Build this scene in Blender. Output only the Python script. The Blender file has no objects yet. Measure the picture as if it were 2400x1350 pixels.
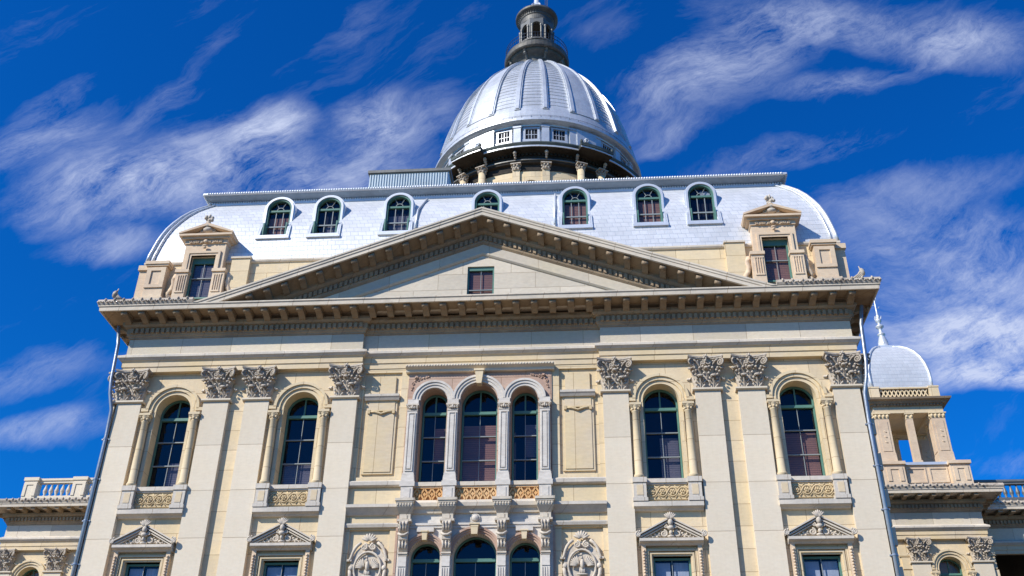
import bpy, bmesh, math, random
from mathutils import Vector, Matrix
random.seed(7)
PI = math.pi
SC = bpy.context.scene
COL = SC.collection
# ------------------------------------------------------------------ camera
cam = bpy.data.cameras.new("camera"); co = bpy.data.objects.new("camera", cam); COL.objects.link(co); SC.camera = co
cam.sensor_width = 36.0; cam.lens = 36.0; cam.clip_start = 0.1; cam.clip_end = 5000
YAW, PITCH, ROLL = 0.08139776, 0.560762092, 0.0137000039
def cam_axes():
    cy, sy, cp, sp = math.cos(YAW), math.sin(YAW), math.cos(PITCH), math.sin(PITCH)
    f = Vector((-sy*cp, cy*cp, sp)); r = Vector((cy, sy, 0)); u = r.cross(f)
    return r*math.cos(ROLL)+u*math.sin(ROLL), -r*math.sin(ROLL)+u*math.cos(ROLL), f
_r, _u, _f = cam_axes()
M = Matrix((( _r.x, _u.x, -_f.x, 4.2909), (_r.y, _u.y, -_f.y, -36.963), (_r.z, _u.z, -_f.z, 1.7013), (0, 0, 0, 1)))
co.matrix_world = M
# ------------------------------------------------------------------ sun and exposure
SUN = Vector((-1.12, -1.0, 1.12)).normalized()
sl = bpy.data.lights.new("sun", 'SUN'); so = bpy.data.objects.new("sun", sl); COL.objects.link(so)
sl.energy = 4.7; sl.angle = math.radians(0.5); sl.color = (1.0, 0.94, 0.84)
so.rotation_euler = SUN.to_track_quat('Z', 'Y').to_euler(); so.location = (-40, -60, 60)
SC.view_settings.view_transform = 'Standard'; SC.view_settings.look = 'None'
SC.view_settings.exposure = 0.3; SC.view_settings.gamma = 1.0
# ------------------------------------------------------------------ sky
W = bpy.data.worlds.new("World"); SC.world = W; W.use_nodes = True
nt = W.node_tree; nt.nodes.clear(); N = nt.nodes; L = nt.links
def nd(t, **k):
    n = N.new(t)
    for a, b in k.items(): setattr(n, a, b)
    return n
def math_n(op, a, b=None, c=None, clamp=False):
    n = nd('ShaderNodeMath', operation=op); n.use_clamp = clamp
    for i, v in enumerate((a, b, c)):
        if v is None: continue
        if isinstance(v, (int, float)): n.inputs[i].default_value = v
        else: L.new(v, n.inputs[i])
    return n.outputs[0]
sky = nd('ShaderNodeTexSky', sky_type='NISHITA'); sky.sun_disc = False
sky.sun_elevation = math.asin(SUN.z); sky.sun_rotation = math.atan2(SUN.x, SUN.y)
sky.altitude = 200; sky.air_density = 1.0; sky.dust_density = 0.2; sky.ozone_density = 3.0
hs = nd('ShaderNodeHueSaturation'); hs.inputs['Saturation'].default_value = 1.32; hs.inputs['Value'].default_value = 1.0
L.new(sky.outputs[0], hs.inputs['Color'])
tint = nd('ShaderNodeMix', data_type='RGBA', blend_type='MULTIPLY'); tint.inputs[0].default_value = 1.0
L.new(hs.outputs[0], tint.inputs[6]); tint.inputs[7].default_value = (0.07, 0.78, 1.34, 1)
tc = nd('ShaderNodeTexCoord'); sx = nd('ShaderNodeSeparateXYZ'); L.new(tc.outputs['Generated'], sx.inputs[0])
ydir = math_n('MAXIMUM', sx.outputs[1], 0.08)
uu = math_n('DIVIDE', sx.outputs[0], ydir); vv = math_n('DIVIDE', sx.outputs[2], ydir)
cxyz = nd('ShaderNodeCombineXYZ'); L.new(uu, cxyz.inputs[0]); L.new(vv, cxyz.inputs[1])
warp = nd('ShaderNodeTexNoise'); warp.inputs['Scale'].default_value = 6.0; warp.inputs['Detail'].default_value = 5
L.new(cxyz.outputs[0], warp.inputs['Vector'])
wv = nd('ShaderNodeVectorMath', operation='MULTIPLY_ADD'); L.new(warp.outputs['Color'], wv.inputs[0])
wv.inputs[1].default_value = (0.10, 0.10, 0); L.new(cxyz.outputs[0], wv.inputs[2])
def cnoise(rot, sc, scale, detail, rough, lo, hi, loc=(0, 0, 0)):
    m = nd('ShaderNodeMapping', vector_type='TEXTURE'); L.new(wv.outputs[0], m.inputs[0])
    m.inputs['Location'].default_value = loc; m.inputs['Rotation'].default_value = (0, 0, math.radians(rot)); m.inputs['Scale'].default_value = sc
    n = nd('ShaderNodeTexNoise'); n.inputs['Scale'].default_value = scale; n.inputs['Detail'].default_value = detail; n.inputs['Roughness'].default_value = rough
    L.new(m.outputs[0], n.inputs['Vector'])
    r = nd('ShaderNodeMapRange', interpolation_type='SMOOTHSTEP'); r.inputs[1].default_value = lo; r.inputs[2].default_value = hi
    L.new(n.outputs[0], r.inputs[0]); return r.outputs[0]
def px_uv(px, py):
    d = _f + _r*((px-1200)/2400) - _u*((py-675)/2400)
    return d.x/d.y, d.z/d.y
def blob(px0, py0, px1, py1, half, amp):
    """soft elongated patch of sky, given by the two ends of its axis"""
    u0, v0 = px_uv(px0, py0); u1, v1 = px_uv(px1, py1)
    ln = math.hypot(u1-u0, v1-v0)/2; an = math.atan2(v1-v0, u1-u0)
    hu, hv = px_uv((px0+px1)/2, (py0+py1)/2); a2, b2 = px_uv((px0+px1)/2, (py0+py1)/2+half)
    hw = math.hypot(a2-hu, b2-hv)
    m = nd('ShaderNodeMapping', vector_type='TEXTURE'); L.new(wv.outputs[0], m.inputs[0])
    m.inputs['Location'].default_value = ((u0+u1)/2+0.05, (v0+v1)/2+0.05, 0); m.inputs['Rotation'].default_value = (0, 0, an); m.inputs['Scale'].default_value = (ln*1.15, hw, 1)
    le = nd('ShaderNodeVectorMath', operation='LENGTH'); L.new(m.outputs[0], le.inputs[0])
    r = nd('ShaderNodeMapRange', interpolation_type='SMOOTHERSTEP'); r.inputs[1].default_value = 1.5; r.inputs[2].default_value = 0.0
    r.inputs[3].default_value = 0; r.inputs[4].default_value = amp; L.new(le.outputs['Value'], r.inputs[0]); return r.outputs[0]
PATCH = ((30,480,330,370,75,.7),(100,510,420,440,75,.75),(300,430,700,300,90,.9),(560,340,700,265,62,.8),(780,330,950,245,75,1.1),(380,450,1010,395,80,.9),(900,340,1100,220,60,.5),
         (-60,380,220,290,60,.7),(0,300,220,190,40,.35),(230,350,460,180,42,.38),(110,590,380,555,36,.7),(450,150,590,60,32,.2),(770,120,900,0,36,.22),(-20,160,130,0,40,.08),
         (1460,290,1900,50,95,.85),(1640,30,2320,70,65,.65),(1850,215,2110,160,30,.7),(2130,110,2430,90,62,.65),(2120,170,2250,80,36,.4),(1370,130,1500,50,50,.18),
         (1490,350,1670,300,24,.4),(1600,410,2050,310,45,.45),(1880,490,2420,400,60,.5),(1960,570,2450,540,80,.75),(2030,700,2500,640,90,1.0),(2060,800,2500,770,80,2.0),(2140,885,2500,875,42,2.0),
         (2280,1110,2500,1105,36,.5),(-60,880,240,850,62,.5),(-80,1010,240,1000,42,.75))
patches = [blob(*p) for p in PATCH]
acc = patches[0]
for b in patches[1:]: acc = math_n('ADD', acc, b)
fib = cnoise(33, (1.0, 0.26, 1), 16.0, 15, 0.80, 0.26, 0.74)
fluff = cnoise(20, (1.0, 0.7, 1), 6.5, 15, 0.70, 0.27, 0.73)
wisp = cnoise(42, (1.0, 0.26, 1), 3.2, 14, 0.68, 0.40, 0.95, (3, 1, 0))
tex = math_n('ADD', math_n('MULTIPLY', math_n('SUBTRACT', fib, 0.5), 0.6), math_n('MULTIPLY', math_n('SUBTRACT', fluff, 0.5), 1.0))
soft = math_n('MINIMUM', acc, 1.9)
dens = math_n('ADD', math_n('MULTIPLY', soft, math_n('ADD', tex, 0.62)), math_n('SUBTRACT', math_n('MULTIPLY', wisp, 0.32), 0.07))
densr = nd('ShaderNodeMapRange'); densr.inputs[1].default_value = 0.0; densr.inputs[2].default_value = 1.4; densr.inputs[4].default_value = 0.90
L.new(dens, densr.inputs[0])
clo = nd('ShaderNodeMix', data_type='RGBA'); L.new(densr.outputs[0], clo.inputs[0]); L.new(tint.outputs[2], clo.inputs[6]); clo.inputs[7].default_value = (5.3, 5.9, 7.7, 1)
bg = nd('ShaderNodeBackground'); bg.inputs[1].default_value = 0.1; L.new(clo.outputs[2], bg.inputs[0])
wo = nd('ShaderNodeOutputWorld'); L.new(bg.outputs[0], wo.inputs[0])

# ------------------------------------------------------------------ materials
def mat(name, col, rough=0.8, metal=0.0, kind='stone', var=0.12, tint2=None, brick=None, mortar=0.012, bump=0.15, streak=0.0, spec=0.3, blockvar=0.08, dirt=None, dirtamt=0.0):
    m = bpy.data.materials.new(name); m.use_nodes = True; t = m.node_tree; n = t.nodes; l = t.links
    bs = n['Principled BSDF']; bs.inputs['Roughness'].default_value = rough; bs.inputs['Metallic'].default_value = metal
    bs.inputs['Specular IOR Level'].default_value = spec
    tcn = n.new('ShaderNodeTexCoord'); sp = n.new('ShaderNodeSeparateXYZ'); l.new(tcn.outputs['Object'], sp.inputs[0])
    def mx(kind_, fac, a, b):
        q = n.new('ShaderNodeMix'); q.data_type = 'RGBA'; q.blend_type = kind_
        for i, v in ((0, fac), (6, a), (7, b)):
            if isinstance(v, (int, float)): q.inputs[i].default_value = v
            elif isinstance(v, tuple): q.inputs[i].default_value = v if len(v) == 4 else (*v, 1)
            else: l.new(v, q.inputs[i])
        return q.outputs[2]
    def noise(scale, detail=4, sc=(1, 1, 1), rough_=0.55):
        mp = n.new('ShaderNodeMapping'); mp.inputs['Scale'].default_value = sc; l.new(tcn.outputs['Object'], mp.inputs[0])
        q = n.new('ShaderNodeTexNoise'); q.inputs['Scale'].default_value = scale; q.inputs['Detail'].default_value = detail; q.inputs['Roughness'].default_value = rough_
        l.new(mp.outputs[0], q.inputs['Vector']); return q.outputs[0]
    def rng(v, a, b, c=0.0, d=1.0):
        q = n.new('ShaderNodeMapRange'); q.inputs[1].default_value = a; q.inputs[2].default_value = b; q.inputs[3].default_value = c; q.inputs[4].default_value = d
        l.new(v, q.inputs[0]); return q.outputs[0]
    if kind == 'stone': col = (col[0]*1.02, col[1]*0.965, col[2]*0.90)
    c = (*col, 1)
    c2 = (*(tint2 or tuple(x*(1-var*2) for x in col)), 1)
    big = rng(noise(0.55, 3), 0.36, 0.64)
    cur = mx('MIX', big, c, c2)
    fine = rng(noise(5.0, 6, (1, 1, 2.2)), 0.3, 0.7, 1-var, 1+var*0.5)
    cg = n.new('ShaderNodeCombineColor')
    for i in range(3): l.new(fine, cg.inputs[i])
    cur = mx('MULTIPLY', 1.0, cur, cg.outputs[0])
    hgt = noise(9.0, 6)
    if brick:
        cb = n.new('ShaderNodeCombineXYZ'); ad = n.new('ShaderNodeMath'); ad.operation = 'ADD'
        l.new(sp.outputs[0], ad.inputs[0]); l.new(sp.outputs[1], ad.inputs[1]); a3 = n.new('ShaderNodeMath'); a3.operation = 'ADD'; a3.inputs[1].default_value = 0.37*brick[0]+0.13; l.new(ad.outputs[0], a3.inputs[0]); l.new(a3.outputs[0], cb.inputs[0]); l.new(sp.outputs[2], cb.inputs[1])
        br = n.new('ShaderNodeTexBrick'); l.new(cb.outputs[0], br.inputs['Vector']); br.inputs['Scale'].default_value = 1.0
        br.inputs['Brick Width'].default_value = brick[0]; br.inputs['Row Height'].default_value = brick[1]; br.inputs['Mortar Size'].default_value = mortar
        br.inputs['Mortar Smooth'].default_value = 0.2; br.offset = brick[2] if len(brick) > 2 else 0.5
        br.inputs['Color1'].default_value = (1-blockvar,)*3+(1,); br.inputs['Color2'].default_value = (1+blockvar*0.3, 1+blockvar*0.25, 1+blockvar*0.2, 1)
        br.inputs['Mortar'].default_value = (0.6, 0.55, 0.5, 1) if kind == 'stone' else (0.62, 0.66, 0.72, 1)
        cur = mx('MULTIPLY', 1.0, cur, br.outputs['Color'])
    if streak:
        s = rng(noise(2.2, 5, (6, 6, 0.35)), 0.45, 0.75, 0.0, streak)
        cur = mx('MIX', s, cur, tuple(x*0.45 for x in col))
    if kind == 'stone':
        g = rng(noise(3.0, 4, (0.4, 0.4, 9)), 0.4, 0.7, 0.0, 0.10)
        cur = mx('MIX', g, cur, tuple(a*b for a, b in zip(col, (0.9, 0.74, 0.56))))
    if dirt:
        s = rng(noise(1.7, 7, (1, 1, 1.6), 0.7), 0.5, 0.72, 0.0, dirtamt)
        cur = mx('MIX', s, cur, dirt)
    oi = n.new('ShaderNodeObjectInfo'); rr = rng(oi.outputs['Random'], 0, 1, 0.965, 1.03)
    cg2 = n.new('ShaderNodeCombineColor')
    for i in range(3): l.new(rr, cg2.inputs[i])
    cur = mx('MULTIPLY', 1.0, cur, cg2.outputs[0])
    l.new(cur, bs.inputs['Base Color'])
    bp = n.new('ShaderNodeBump'); bp.inputs['Strength'].default_value = bump; bp.inputs['Distance'].default_value = 0.03; l.new(hgt, bp.inputs['Height'])
    last = bp
    if brick:
        b2 = n.new('ShaderNodeBump'); b2.inputs['Strength'].default_value = 0.5; b2.inputs['Distance'].default_value = 0.02; b2.invert = True
        l.new(br.outputs['Fac'], b2.inputs['Height']); l.new(bp.outputs[0], b2.inputs['Normal']); last = b2
    l.new(last.outputs[0], bs.inputs['Normal'])
    return m
m_wall = mat('cream limestone', (0.69, 0.60, 0.44), tint2=(0.72, 0.58, 0.36), brick=(1.9, 0.85), blockvar=0.11, var=0.07, streak=0.10, dirt=(0.42, 0.36, 0.28), dirtamt=0.28)
m_pil = mat('pale limestone', (0.69, 0.645, 0.55), tint2=(0.69, 0.60, 0.46), brick=(400, 1.9, 0), var=0.06, blockvar=0.08, streak=0.06, dirt=(0.5, 0.42, 0.32), dirtamt=0.12)
m_band = mat('white limestone', (0.70, 0.66, 0.59), tint2=(0.56, 0.52, 0.46), brick=(1.7, 60), var=0.10, streak=0.25, dirt=(0.36, 0.31, 0.26), dirtamt=0.30)
m_warm = mat('golden limestone', (0.68, 0.57, 0.37), tint2=(0.64, 0.53, 0.38), brick=(2.3, 60), var=0.08)
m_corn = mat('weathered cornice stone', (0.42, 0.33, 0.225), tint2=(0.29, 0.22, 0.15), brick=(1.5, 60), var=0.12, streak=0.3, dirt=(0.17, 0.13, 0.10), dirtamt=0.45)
m_fascia = mat('cornice fascia stone', (0.68, 0.63, 0.54), tint2=(0.58, 0.52, 0.43), brick=(1.5, 60), var=0.10, dirt=(0.30, 0.26, 0.21), dirtamt=0.35)
m_tymp = mat('tympanum slabs', (0.66, 0.62, 0.54), tint2=(0.62, 0.55, 0.44), brick=(2.1, 0.78), var=0.09, blockvar=0.14, dirt=(0.42, 0.40, 0.38), dirtamt=0.2)
m_frieze = mat('frieze slabs', (0.62, 0.585, 0.52), tint2=(0.66, 0.58, 0.44), brick=(2.15, 60), var=0.09, blockvar=0.2, dirt=(0.42, 0.40, 0.38), dirtamt=0.2)
m_orn = mat('carved grey stone', (0.56, 0.52, 0.46), tint2=(0.38, 0.33, 0.27), var=0.2, bump=0.6, dirt=(0.10, 0.065, 0.045), dirtamt=0.8)
m_orn2 = mat('carved pale stone', (0.66, 0.61, 0.53), tint2=(0.52, 0.465, 0.39), var=0.14, bump=0.4, dirt=(0.25, 0.21, 0.17), dirtamt=0.35)
m_pink = mat('pink sandstone', (0.42, 0.29, 0.235), tint2=(0.50, 0.37, 0.29), var=0.10, brick=(2.0, 0.8))
m_marb = mat('white marble', (0.67, 0.625, 0.56), tint2=(0.56, 0.51, 0.45), var=0.12, dirt=(0.30, 0.27, 0.25), dirtamt=0.3, kind='marble')
m_tan = mat('tan stone', (0.60, 0.36, 0.16), tint2=(0.68, 0.44, 0.22), var=0.14)
m_ros = mat('carved golden stone', (0.70, 0.58, 0.38), tint2=(0.60, 0.47, 0.28), var=0.14, dirt=(0.22, 0.15, 0.08), dirtamt=0.4)
m_dorm = mat('dormer stone', (0.68, 0.575, 0.44), tint2=(0.60, 0.46, 0.33), var=0.10, dirt=(0.30, 0.22, 0.15), dirtamt=0.25)
m_tile = mat('silver shingles', (0.70, 0.715, 0.735), rough=0.48, metal=0.25, kind='metal', var=0.05, brick=(0.36, 0.27), mortar=0.010, blockvar=0.09, streak=0.08, bump=0.2, spec=0.5)
m_sil = mat('silver painted metal', (0.68, 0.71, 0.745), rough=0.4, metal=0.35, kind='metal', var=0.06, bump=0.08, spec=0.5, dirt=(0.35, 0.37, 0.38), dirtamt=0.2)
m_dome = mat('dome sheet metal', (0.64, 0.67, 0.71), rough=0.42, metal=0.38, kind='metal', var=0.10, bump=0.12, spec=0.5, streak=0.25, dirt=(0.30, 0.32, 0.34), dirtamt=0.35)
m_sild = mat('weathered and shade dark metal', (0.20, 0.205, 0.20), rough=0.5, metal=0.3, kind='metal', var=0.15, bump=0.2, dirt=(0.20, 0.17, 0.12), dirtamt=0.5)  # dirty metal; on the right balustrade its dark tone paints in shade
m_dgut = mat('dark lead gutter', (0.07, 0.09, 0.085), rough=0.6, kind='metal', var=0.2)
m_dshade = mat('shade dark stone', (0.055, 0.05, 0.045), rough=0.9, var=0.3, dirt=(0.02, 0.018, 0.016), dirtamt=0.6)  # near-black puts the shade under the drum cornice and in the loggia into colour
m_cove = mat('shade toned cove metal', (0.27, 0.33, 0.40), rough=0.5, metal=0.2, kind='metal', var=0.12)  # the cove's silver metal with its blue-grey shade put into the colour
m_lant = mat('dark weathered lantern metal', (0.13, 0.13, 0.125), rough=0.55, metal=0.2, kind='metal', var=0.2, bump=0.2, dirt=(0.25, 0.20, 0.13), dirtamt=0.4)
m_green = mat('green painted wood', (0.10, 0.22, 0.18), rough=0.45, kind='wood', var=0.08, bump=0.03)
m_sash = mat('grey sash bars', (0.26, 0.29, 0.30), rough=0.5, kind='wood', var=0.05, bump=0.02)
m_blind = mat('brown blind', (0.44, 0.23, 0.17), rough=0.8, kind='wood', var=0.05, brick=(30, 0.09), mortar=0.012)
m_gblind = mat('grey blind', (0.24, 0.22, 0.25), rough=0.8, kind='wood', var=0.05, brick=(30, 0.09), mortar=0.012)
m_curt = mat('white curtain', (0.75, 0.82, 0.90), rough=0.8, kind='wood', var=0.1, streak=0.4)
m_dark = mat('dark interior', (0.012, 0.015, 0.025), rough=0.9, kind='wood', bump=0)
m_pipe = mat('galvanised downspout', (0.34, 0.38, 0.43), rough=0.35, metal=0.5, kind='metal', var=0.1)
m_shed = mat('corrugated pale metal', (0.50, 0.58, 0.62), rough=0.5, metal=0.2, kind='metal', var=0.06)
m_iron = mat('dark iron', (0.04, 0.06, 0.10), rough=0.5, metal=0.3, kind='metal')
m_ground = mat('plaza paving', (0.19, 0.145, 0.095), brick=None, var=0.15)
def glass_mat():
    m = bpy.data.materials.new('window glass'); m.use_nodes = True; n = m.node_tree.nodes; l = m.node_tree.links
    out = n['Material Output']; n.remove(n['Principled BSDF'])
    tr = n.new('ShaderNodeBsdfTransparent'); tr.inputs[0].default_value = (0.66, 0.68, 0.74, 1)
    gl = n.new('ShaderNodeBsdfGlossy'); gl.inputs['Roughness'].default_value = 0.02; gl.inputs[0].default_value = (0.62, 0.66, 0.72, 1)
    lw = n.new('ShaderNodeLayerWeight'); lw.inputs[0].default_value = 0.5; pw = n.new('ShaderNodeMath'); pw.operation = 'POWER'; l.new(lw.outputs['Facing'], pw.inputs[0]); pw.inputs[1].default_value = 4.0; fr = n.new('ShaderNodeMath'); fr.operation = 'MULTIPLY_ADD'; l.new(pw.outputs[0], fr.inputs[0]); fr.inputs[1].default_value = 0.9; fr.inputs[2].default_value = 0.05; mxs = n.new('ShaderNodeMixShader')
    tcn = n.new('ShaderNodeTexCoord'); no = n.new('ShaderNodeTexNoise'); no.inputs['Scale'].default_value = 1.3; l.new(tcn.outputs['Object'], no.inputs[0])
    bp = n.new('ShaderNodeBump'); bp.inputs['Strength'].default_value = 0.12; bp.inputs['Distance'].default_value = 0.05; l.new(no.outputs[0], bp.inputs['Height']); l.new(bp.outputs[0], gl.inputs['Normal'])
    l.new(fr.outputs[0], mxs.inputs[0]); l.new(tr.outputs[0], mxs.inputs[1]); l.new(gl.outputs[0], mxs.inputs[2]); l.new(mxs.outputs[0], out.inputs[0]); return m
m_glass = glass_mat()

# ------------------------------------------------------------------ mesh builder
class MB:
    def __init__(s): s.v = []; s.f = []; s.mi = []; s.sm = []; s.m = 0; s.smooth = False
    def add(s, vs, fs):
        o = len(s.v); s.v += [tuple(v) for v in vs]
        for f in fs: s.f.append([i+o for i in f]); s.mi.append(s.m); s.sm.append(s.smooth)
        return s
    def box(s, x0, x1, y0, y1, z0, z1, tx=0, ty=0):
        """tx, ty: how much each side draws in at the top"""
        v = [(x0, y0, z0), (x1, y0, z0), (x1, y1, z0), (x0, y1, z0), (x0+tx, y0+ty, z1), (x1-tx, y0+ty, z1), (x1-tx, y1-ty, z1), (x0+tx, y1-ty, z1)]
        return s.add(v, [(0, 3, 2, 1), (4, 5, 6, 7), (0, 1, 5, 4), (1, 2, 6, 5), (2, 3, 7, 6), (3, 0, 4, 7)])
    def prism(s, poly, y0, y1):
        n = len(poly); v = [(x, y0, z) for x, z in poly]+[(x, y1, z) for x, z in poly]
        return s.add(v, [list(range(n))[::1], list(range(n, 2*n))[::-1]]+[(i, n+i, n+(i+1) % n, (i+1) % n) for i in range(n)])
    def prismx(s, poly, x0, x1):
        """poly of (y,z) pushed along x"""
        n = len(poly); v = [(x0, y, z) for y, z in poly]+[(x1, y, z) for y, z in poly]
        return s.add(v, [list(range(n)), list(range(n, 2*n))[::-1]]+[(i, n+i, n+(i+1) % n, (i+1) % n) for i in range(n)])
    def prismz(s, poly, z0, z1):
        n = len(poly); v = [(x, y, z0) for x, y in poly]+[(x, y, z1) for x, y in poly]
        return s.add(v, [list(range(n)), list(range(n, 2*n))[::-1]]+[(i, n+i, n+(i+1) % n, (i+1) % n) for i in range(n)])
    def ring(s, cx, cz, r0, r1, y0, y1, a0=0, a1=180, n=28):
        """arch band in the xz plane, from angle a0 to a1"""
        v = []
        for i in range(n+1):
            a = math.radians(a0+(a1-a0)*i/n); c, q = math.cos(a), math.sin(a)
            v += [(cx+r0*c, y0, cz+r0*q), (cx+r1*c, y0, cz+r1*q), (cx+r1*c, y1, cz+r1*q), (cx+r0*c, y1, cz+r0*q)]
        f = []
        for i in range(n):
            k = 4*i
            for j in range(4): f.append((k+j, k+(j+1) % 4, k+4+(j+1) % 4, k+4+j))
        f += [(0, 3, 2, 1), (4*n, 4*n+1, 4*n+2, 4*n+3)]
        return s.add(v, f)
    def archwall(s, x0, x1, z0, z1, y0, y1, cx, hw, zb, zs, n=24):
        """wall slab with an arched opening from zb up; springing at zs"""
        p = [(x0, z0), (x0, z1), (x1, z1), (x1, z0)]
        arc = [(cx+hw*math.cos(PI*i/n), zs+hw*math.sin(PI*i/n)) for i in range(n+1)]
        for a, b in (((x0, z1), (cx, z1)), ): pass
        # left and right halves keep every face simple
        la = [q for q in arc if q[0] <= cx+1e-6]; ra = [q for q in arc if q[0] >= cx-1e-6]
        s.prism([(x0, zb), (x0, z1), (cx, z1)]+la+[(cx-hw, zb)], y0, y1)
        s.prism([(x1, zb), (cx+hw, zb)]+ra+[(cx, z1), (x1, z1)], y0, y1)
        if z0 < zb: s.box(x0, x1, y0, y1, z0, zb)
        return s
    def lathe(s, prof, cx=0, cy=0, n=24, a0=0, a1=360):
        full = abs(a1-a0) >= 360; k = n if full else n+1; v = []
        for r, z in prof:
            for i in range(k):
                a = math.radians(a0+(a1-a0)*i/n); v.append((cx+r*math.cos(a), cy+r*math.sin(a), z))
        f = []
        for j in range(len(prof)-1):
            for i in range(n):
                i2 = (i+1) % k; f.append((j*k+i, j*k+i2, (j+1)*k+i2, (j+1)*k+i))
        if full: f += [list(range(k))[::-1], [(len(prof)-1)*k+i for i in range(k)]]
        return s.add(v, f)
    def tube(s, pts, r, n=8, taper=None):
        pts = [Vector(p) for p in pts]; v = []; up = Vector((0.13, 0.21, 1)).normalized()
        for i, p in enumerate(pts):
            d = (pts[min(i+1, len(pts)-1)]-pts[max(i-1, 0)]).normalized()
            a = d.cross(up)
            if a.length < 1e-3: a = d.cross(Vector((1, 0, 0)))
            a.normalize(); b = d.cross(a)
            rr = r if taper is None else r+(taper-r)*i/(len(pts)-1)
            for k in range(n):
                t = 2*PI*k/n; v.append(p+a*rr*math.cos(t)+b*rr*math.sin(t))
        f = []
        for i in range(len(pts)-1):
            for k in range(n): f.append((i*n+k, i*n+(k+1) % n, (i+1)*n+(k+1) % n, (i+1)*n+k))
        f += [list(range(n))[::-1], [(len(pts)-1)*n+k for k in range(n)]]
        return s.add(v, f)
    def blob(s, c, r, n=8, m=6, rot=0.0, tilt=0.0):
        """ellipsoid; rot turns it in the xz plane, tilt about x"""
        v = []; rx, ry, rz = r; cr, sr = math.cos(rot), math.sin(rot); ct, st = math.cos(tilt), math.sin(tilt)
        pts = [(0, 0, -rz)]
        for j in range(1, m):
            t = PI*j/m
            for i in range(n):
                a = 2*PI*i/n; pts.append((rx*math.sin(t)*math.cos(a), ry*math.sin(t)*math.sin(a), -rz*math.cos(t)))
        pts.append((0, 0, rz))
        for x, y, z in pts:
            y, z = y*ct-z*st, y*st+z*ct
            x, z = x*cr+z*sr, -x*sr+z*cr
            v.append((c[0]+x, c[1]+y, c[2]+z))
        f = [(0, 1+(i+1) % n, 1+i) for i in range(n)]
        for j in range(m-2):
            for i in range(n): f.append((1+j*n+i, 1+j*n+(i+1) % n, 1+(j+1)*n+(i+1) % n, 1+(j+1)*n+i))
        t = 1+(m-1)*n; f += [(1+(m-2)*n+i, 1+(m-2)*n+(i+1) % n, t) for i in range(n)]
        o = s.smooth; s.smooth = True; s.add(v, f); s.smooth = o; return s
    def sweep(s, P, O, H, prof, closed=False, caps=True):
        """prof of (o,h) carried along P with per-point out and up vectors"""
        k = len(prof); v = []
        for p, o, h in zip(P, O, H):
            for a, b in prof: v.append(Vector(p)+Vector(o)*a+Vector(h)*b)
        f = []; n = len(P)
        for i in range(n if closed else n-1):
            j = (i+1) % n
            for q in range(k): f.append((i*k+q, i*k+(q+1) % k, j*k+(q+1) % k, j*k+q))
        if caps and not closed: f += [list(range(k))[::-1], [(n-1)*k+q for q in range(k)]]
        return s.add(v, f)
    def plan(s, path, prof, z=0.0):
        """prof (out, z) along an xy path; out is to the right-hand side of travel"""
        P = []; O = []; n = len(path)
        for i, p in enumerate(path):
            ns = []
            for a, b in ((i-1, i), (i, i+1)):
                if 0 <= a and b < n:
                    d = (Vector(path[b])-Vector(path[a])).normalized(); ns.append(Vector((d.y, -d.x)))
            if len(ns) == 2: o = (ns[0]+ns[1])/(1+ns[0].dot(ns[1]))
            else: o = ns[0]
            P.append((p[0], p[1], z)); O.append((o.x, o.y, 0))
        return s.sweep(P, O, [(0, 0, 1)]*n, prof)
    def spiral(s, c, r, ax, ay, turns=1.6, tube=0.03, hand=1, a0=PI/2, n=26):
        """volute: c centre, ax and ay the plane's axes"""
        ax = Vector(ax); ay = Vector(ay); pts = []
        for i in range(n+1):
            t = i/n; a = a0+hand*t*turns*2*PI; rr = r*(1-0.8*t)
            pts.append(Vector(c)+ax*rr*math.cos(a)+ay*rr*math.sin(a))
        o = s.smooth; s.smooth = True; s.tube(pts, tube, 6, tube*0.55); s.smooth = o
        s.blob(c, (r*0.22,)*3); return s
def part(name, mb, mats, parent=None, loc=(0, 0, 0), rotz=0.0, label=None, cut=None, **props):
    me = bpy.data.meshes.new(name); me.from_pydata(mb.v, [], mb.f); me.validate()
    if not isinstance(mats, (list, tuple)): mats = [mats]
    for m in mats: me.materials.append(m)
    if len(me.polygons) == len(mb.f):
        me.polygons.foreach_set('material_index', mb.mi); me.polygons.foreach_set('use_smooth', mb.sm)
    bm = bmesh.new(); bm.from_mesh(me)
    if cut is not None:
        r_ = bmesh.ops.bisect_plane(bm, geom=bm.verts[:]+bm.edges[:]+bm.faces[:], plane_co=(0, 0, cut), plane_no=(0, 0, -1), clear_outer=True)
    if m_glass not in mats: bmesh.ops.recalc_face_normals(bm, faces=bm.faces)
    bm.to_mesh(me); bm.free()
    o = bpy.data.objects.new(name, me); COL.objects.link(o); o.location = loc; o.rotation_euler = (0, 0, rotz)
    if parent is not None: o.parent = parent
    if label: o['label'] = label
    for k, v in props.items(): o[k] = v
    return o
def part_sides(name, mb, mats, parent, cx=0.0, **k):
    """the same part on the left and on the right of cx, each a mesh of its own"""
    for sgn in (-1, 1):
        m2 = MB(); keep = {}
        for f, mi, sm in zip(mb.f, mb.mi, mb.sm):
            if (sum(mb.v[i][0] for i in f)/len(f)-cx)*sgn < 0: continue
            g_ = []
            for i in f:
                if i not in keep: keep[i] = len(m2.v); m2.v.append(mb.v[i])
                g_.append(keep[i])
            m2.f.append(g_); m2.mi.append(mi); m2.sm.append(sm)
        part(name, m2, mats, parent, **k)
def clone(o, parent, loc, rotz=None, label=None):
    c = o.copy(); COL.objects.link(c); c.parent = parent; c.location = loc
    if rotz is not None: c.rotation_euler = (0, 0, rotz)
    if 'label' in c: del c['label']
    if label: c['label'] = label
    for ch in o.children:
        d = ch.copy(); COL.objects.link(d); d.parent = c
    return c

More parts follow.
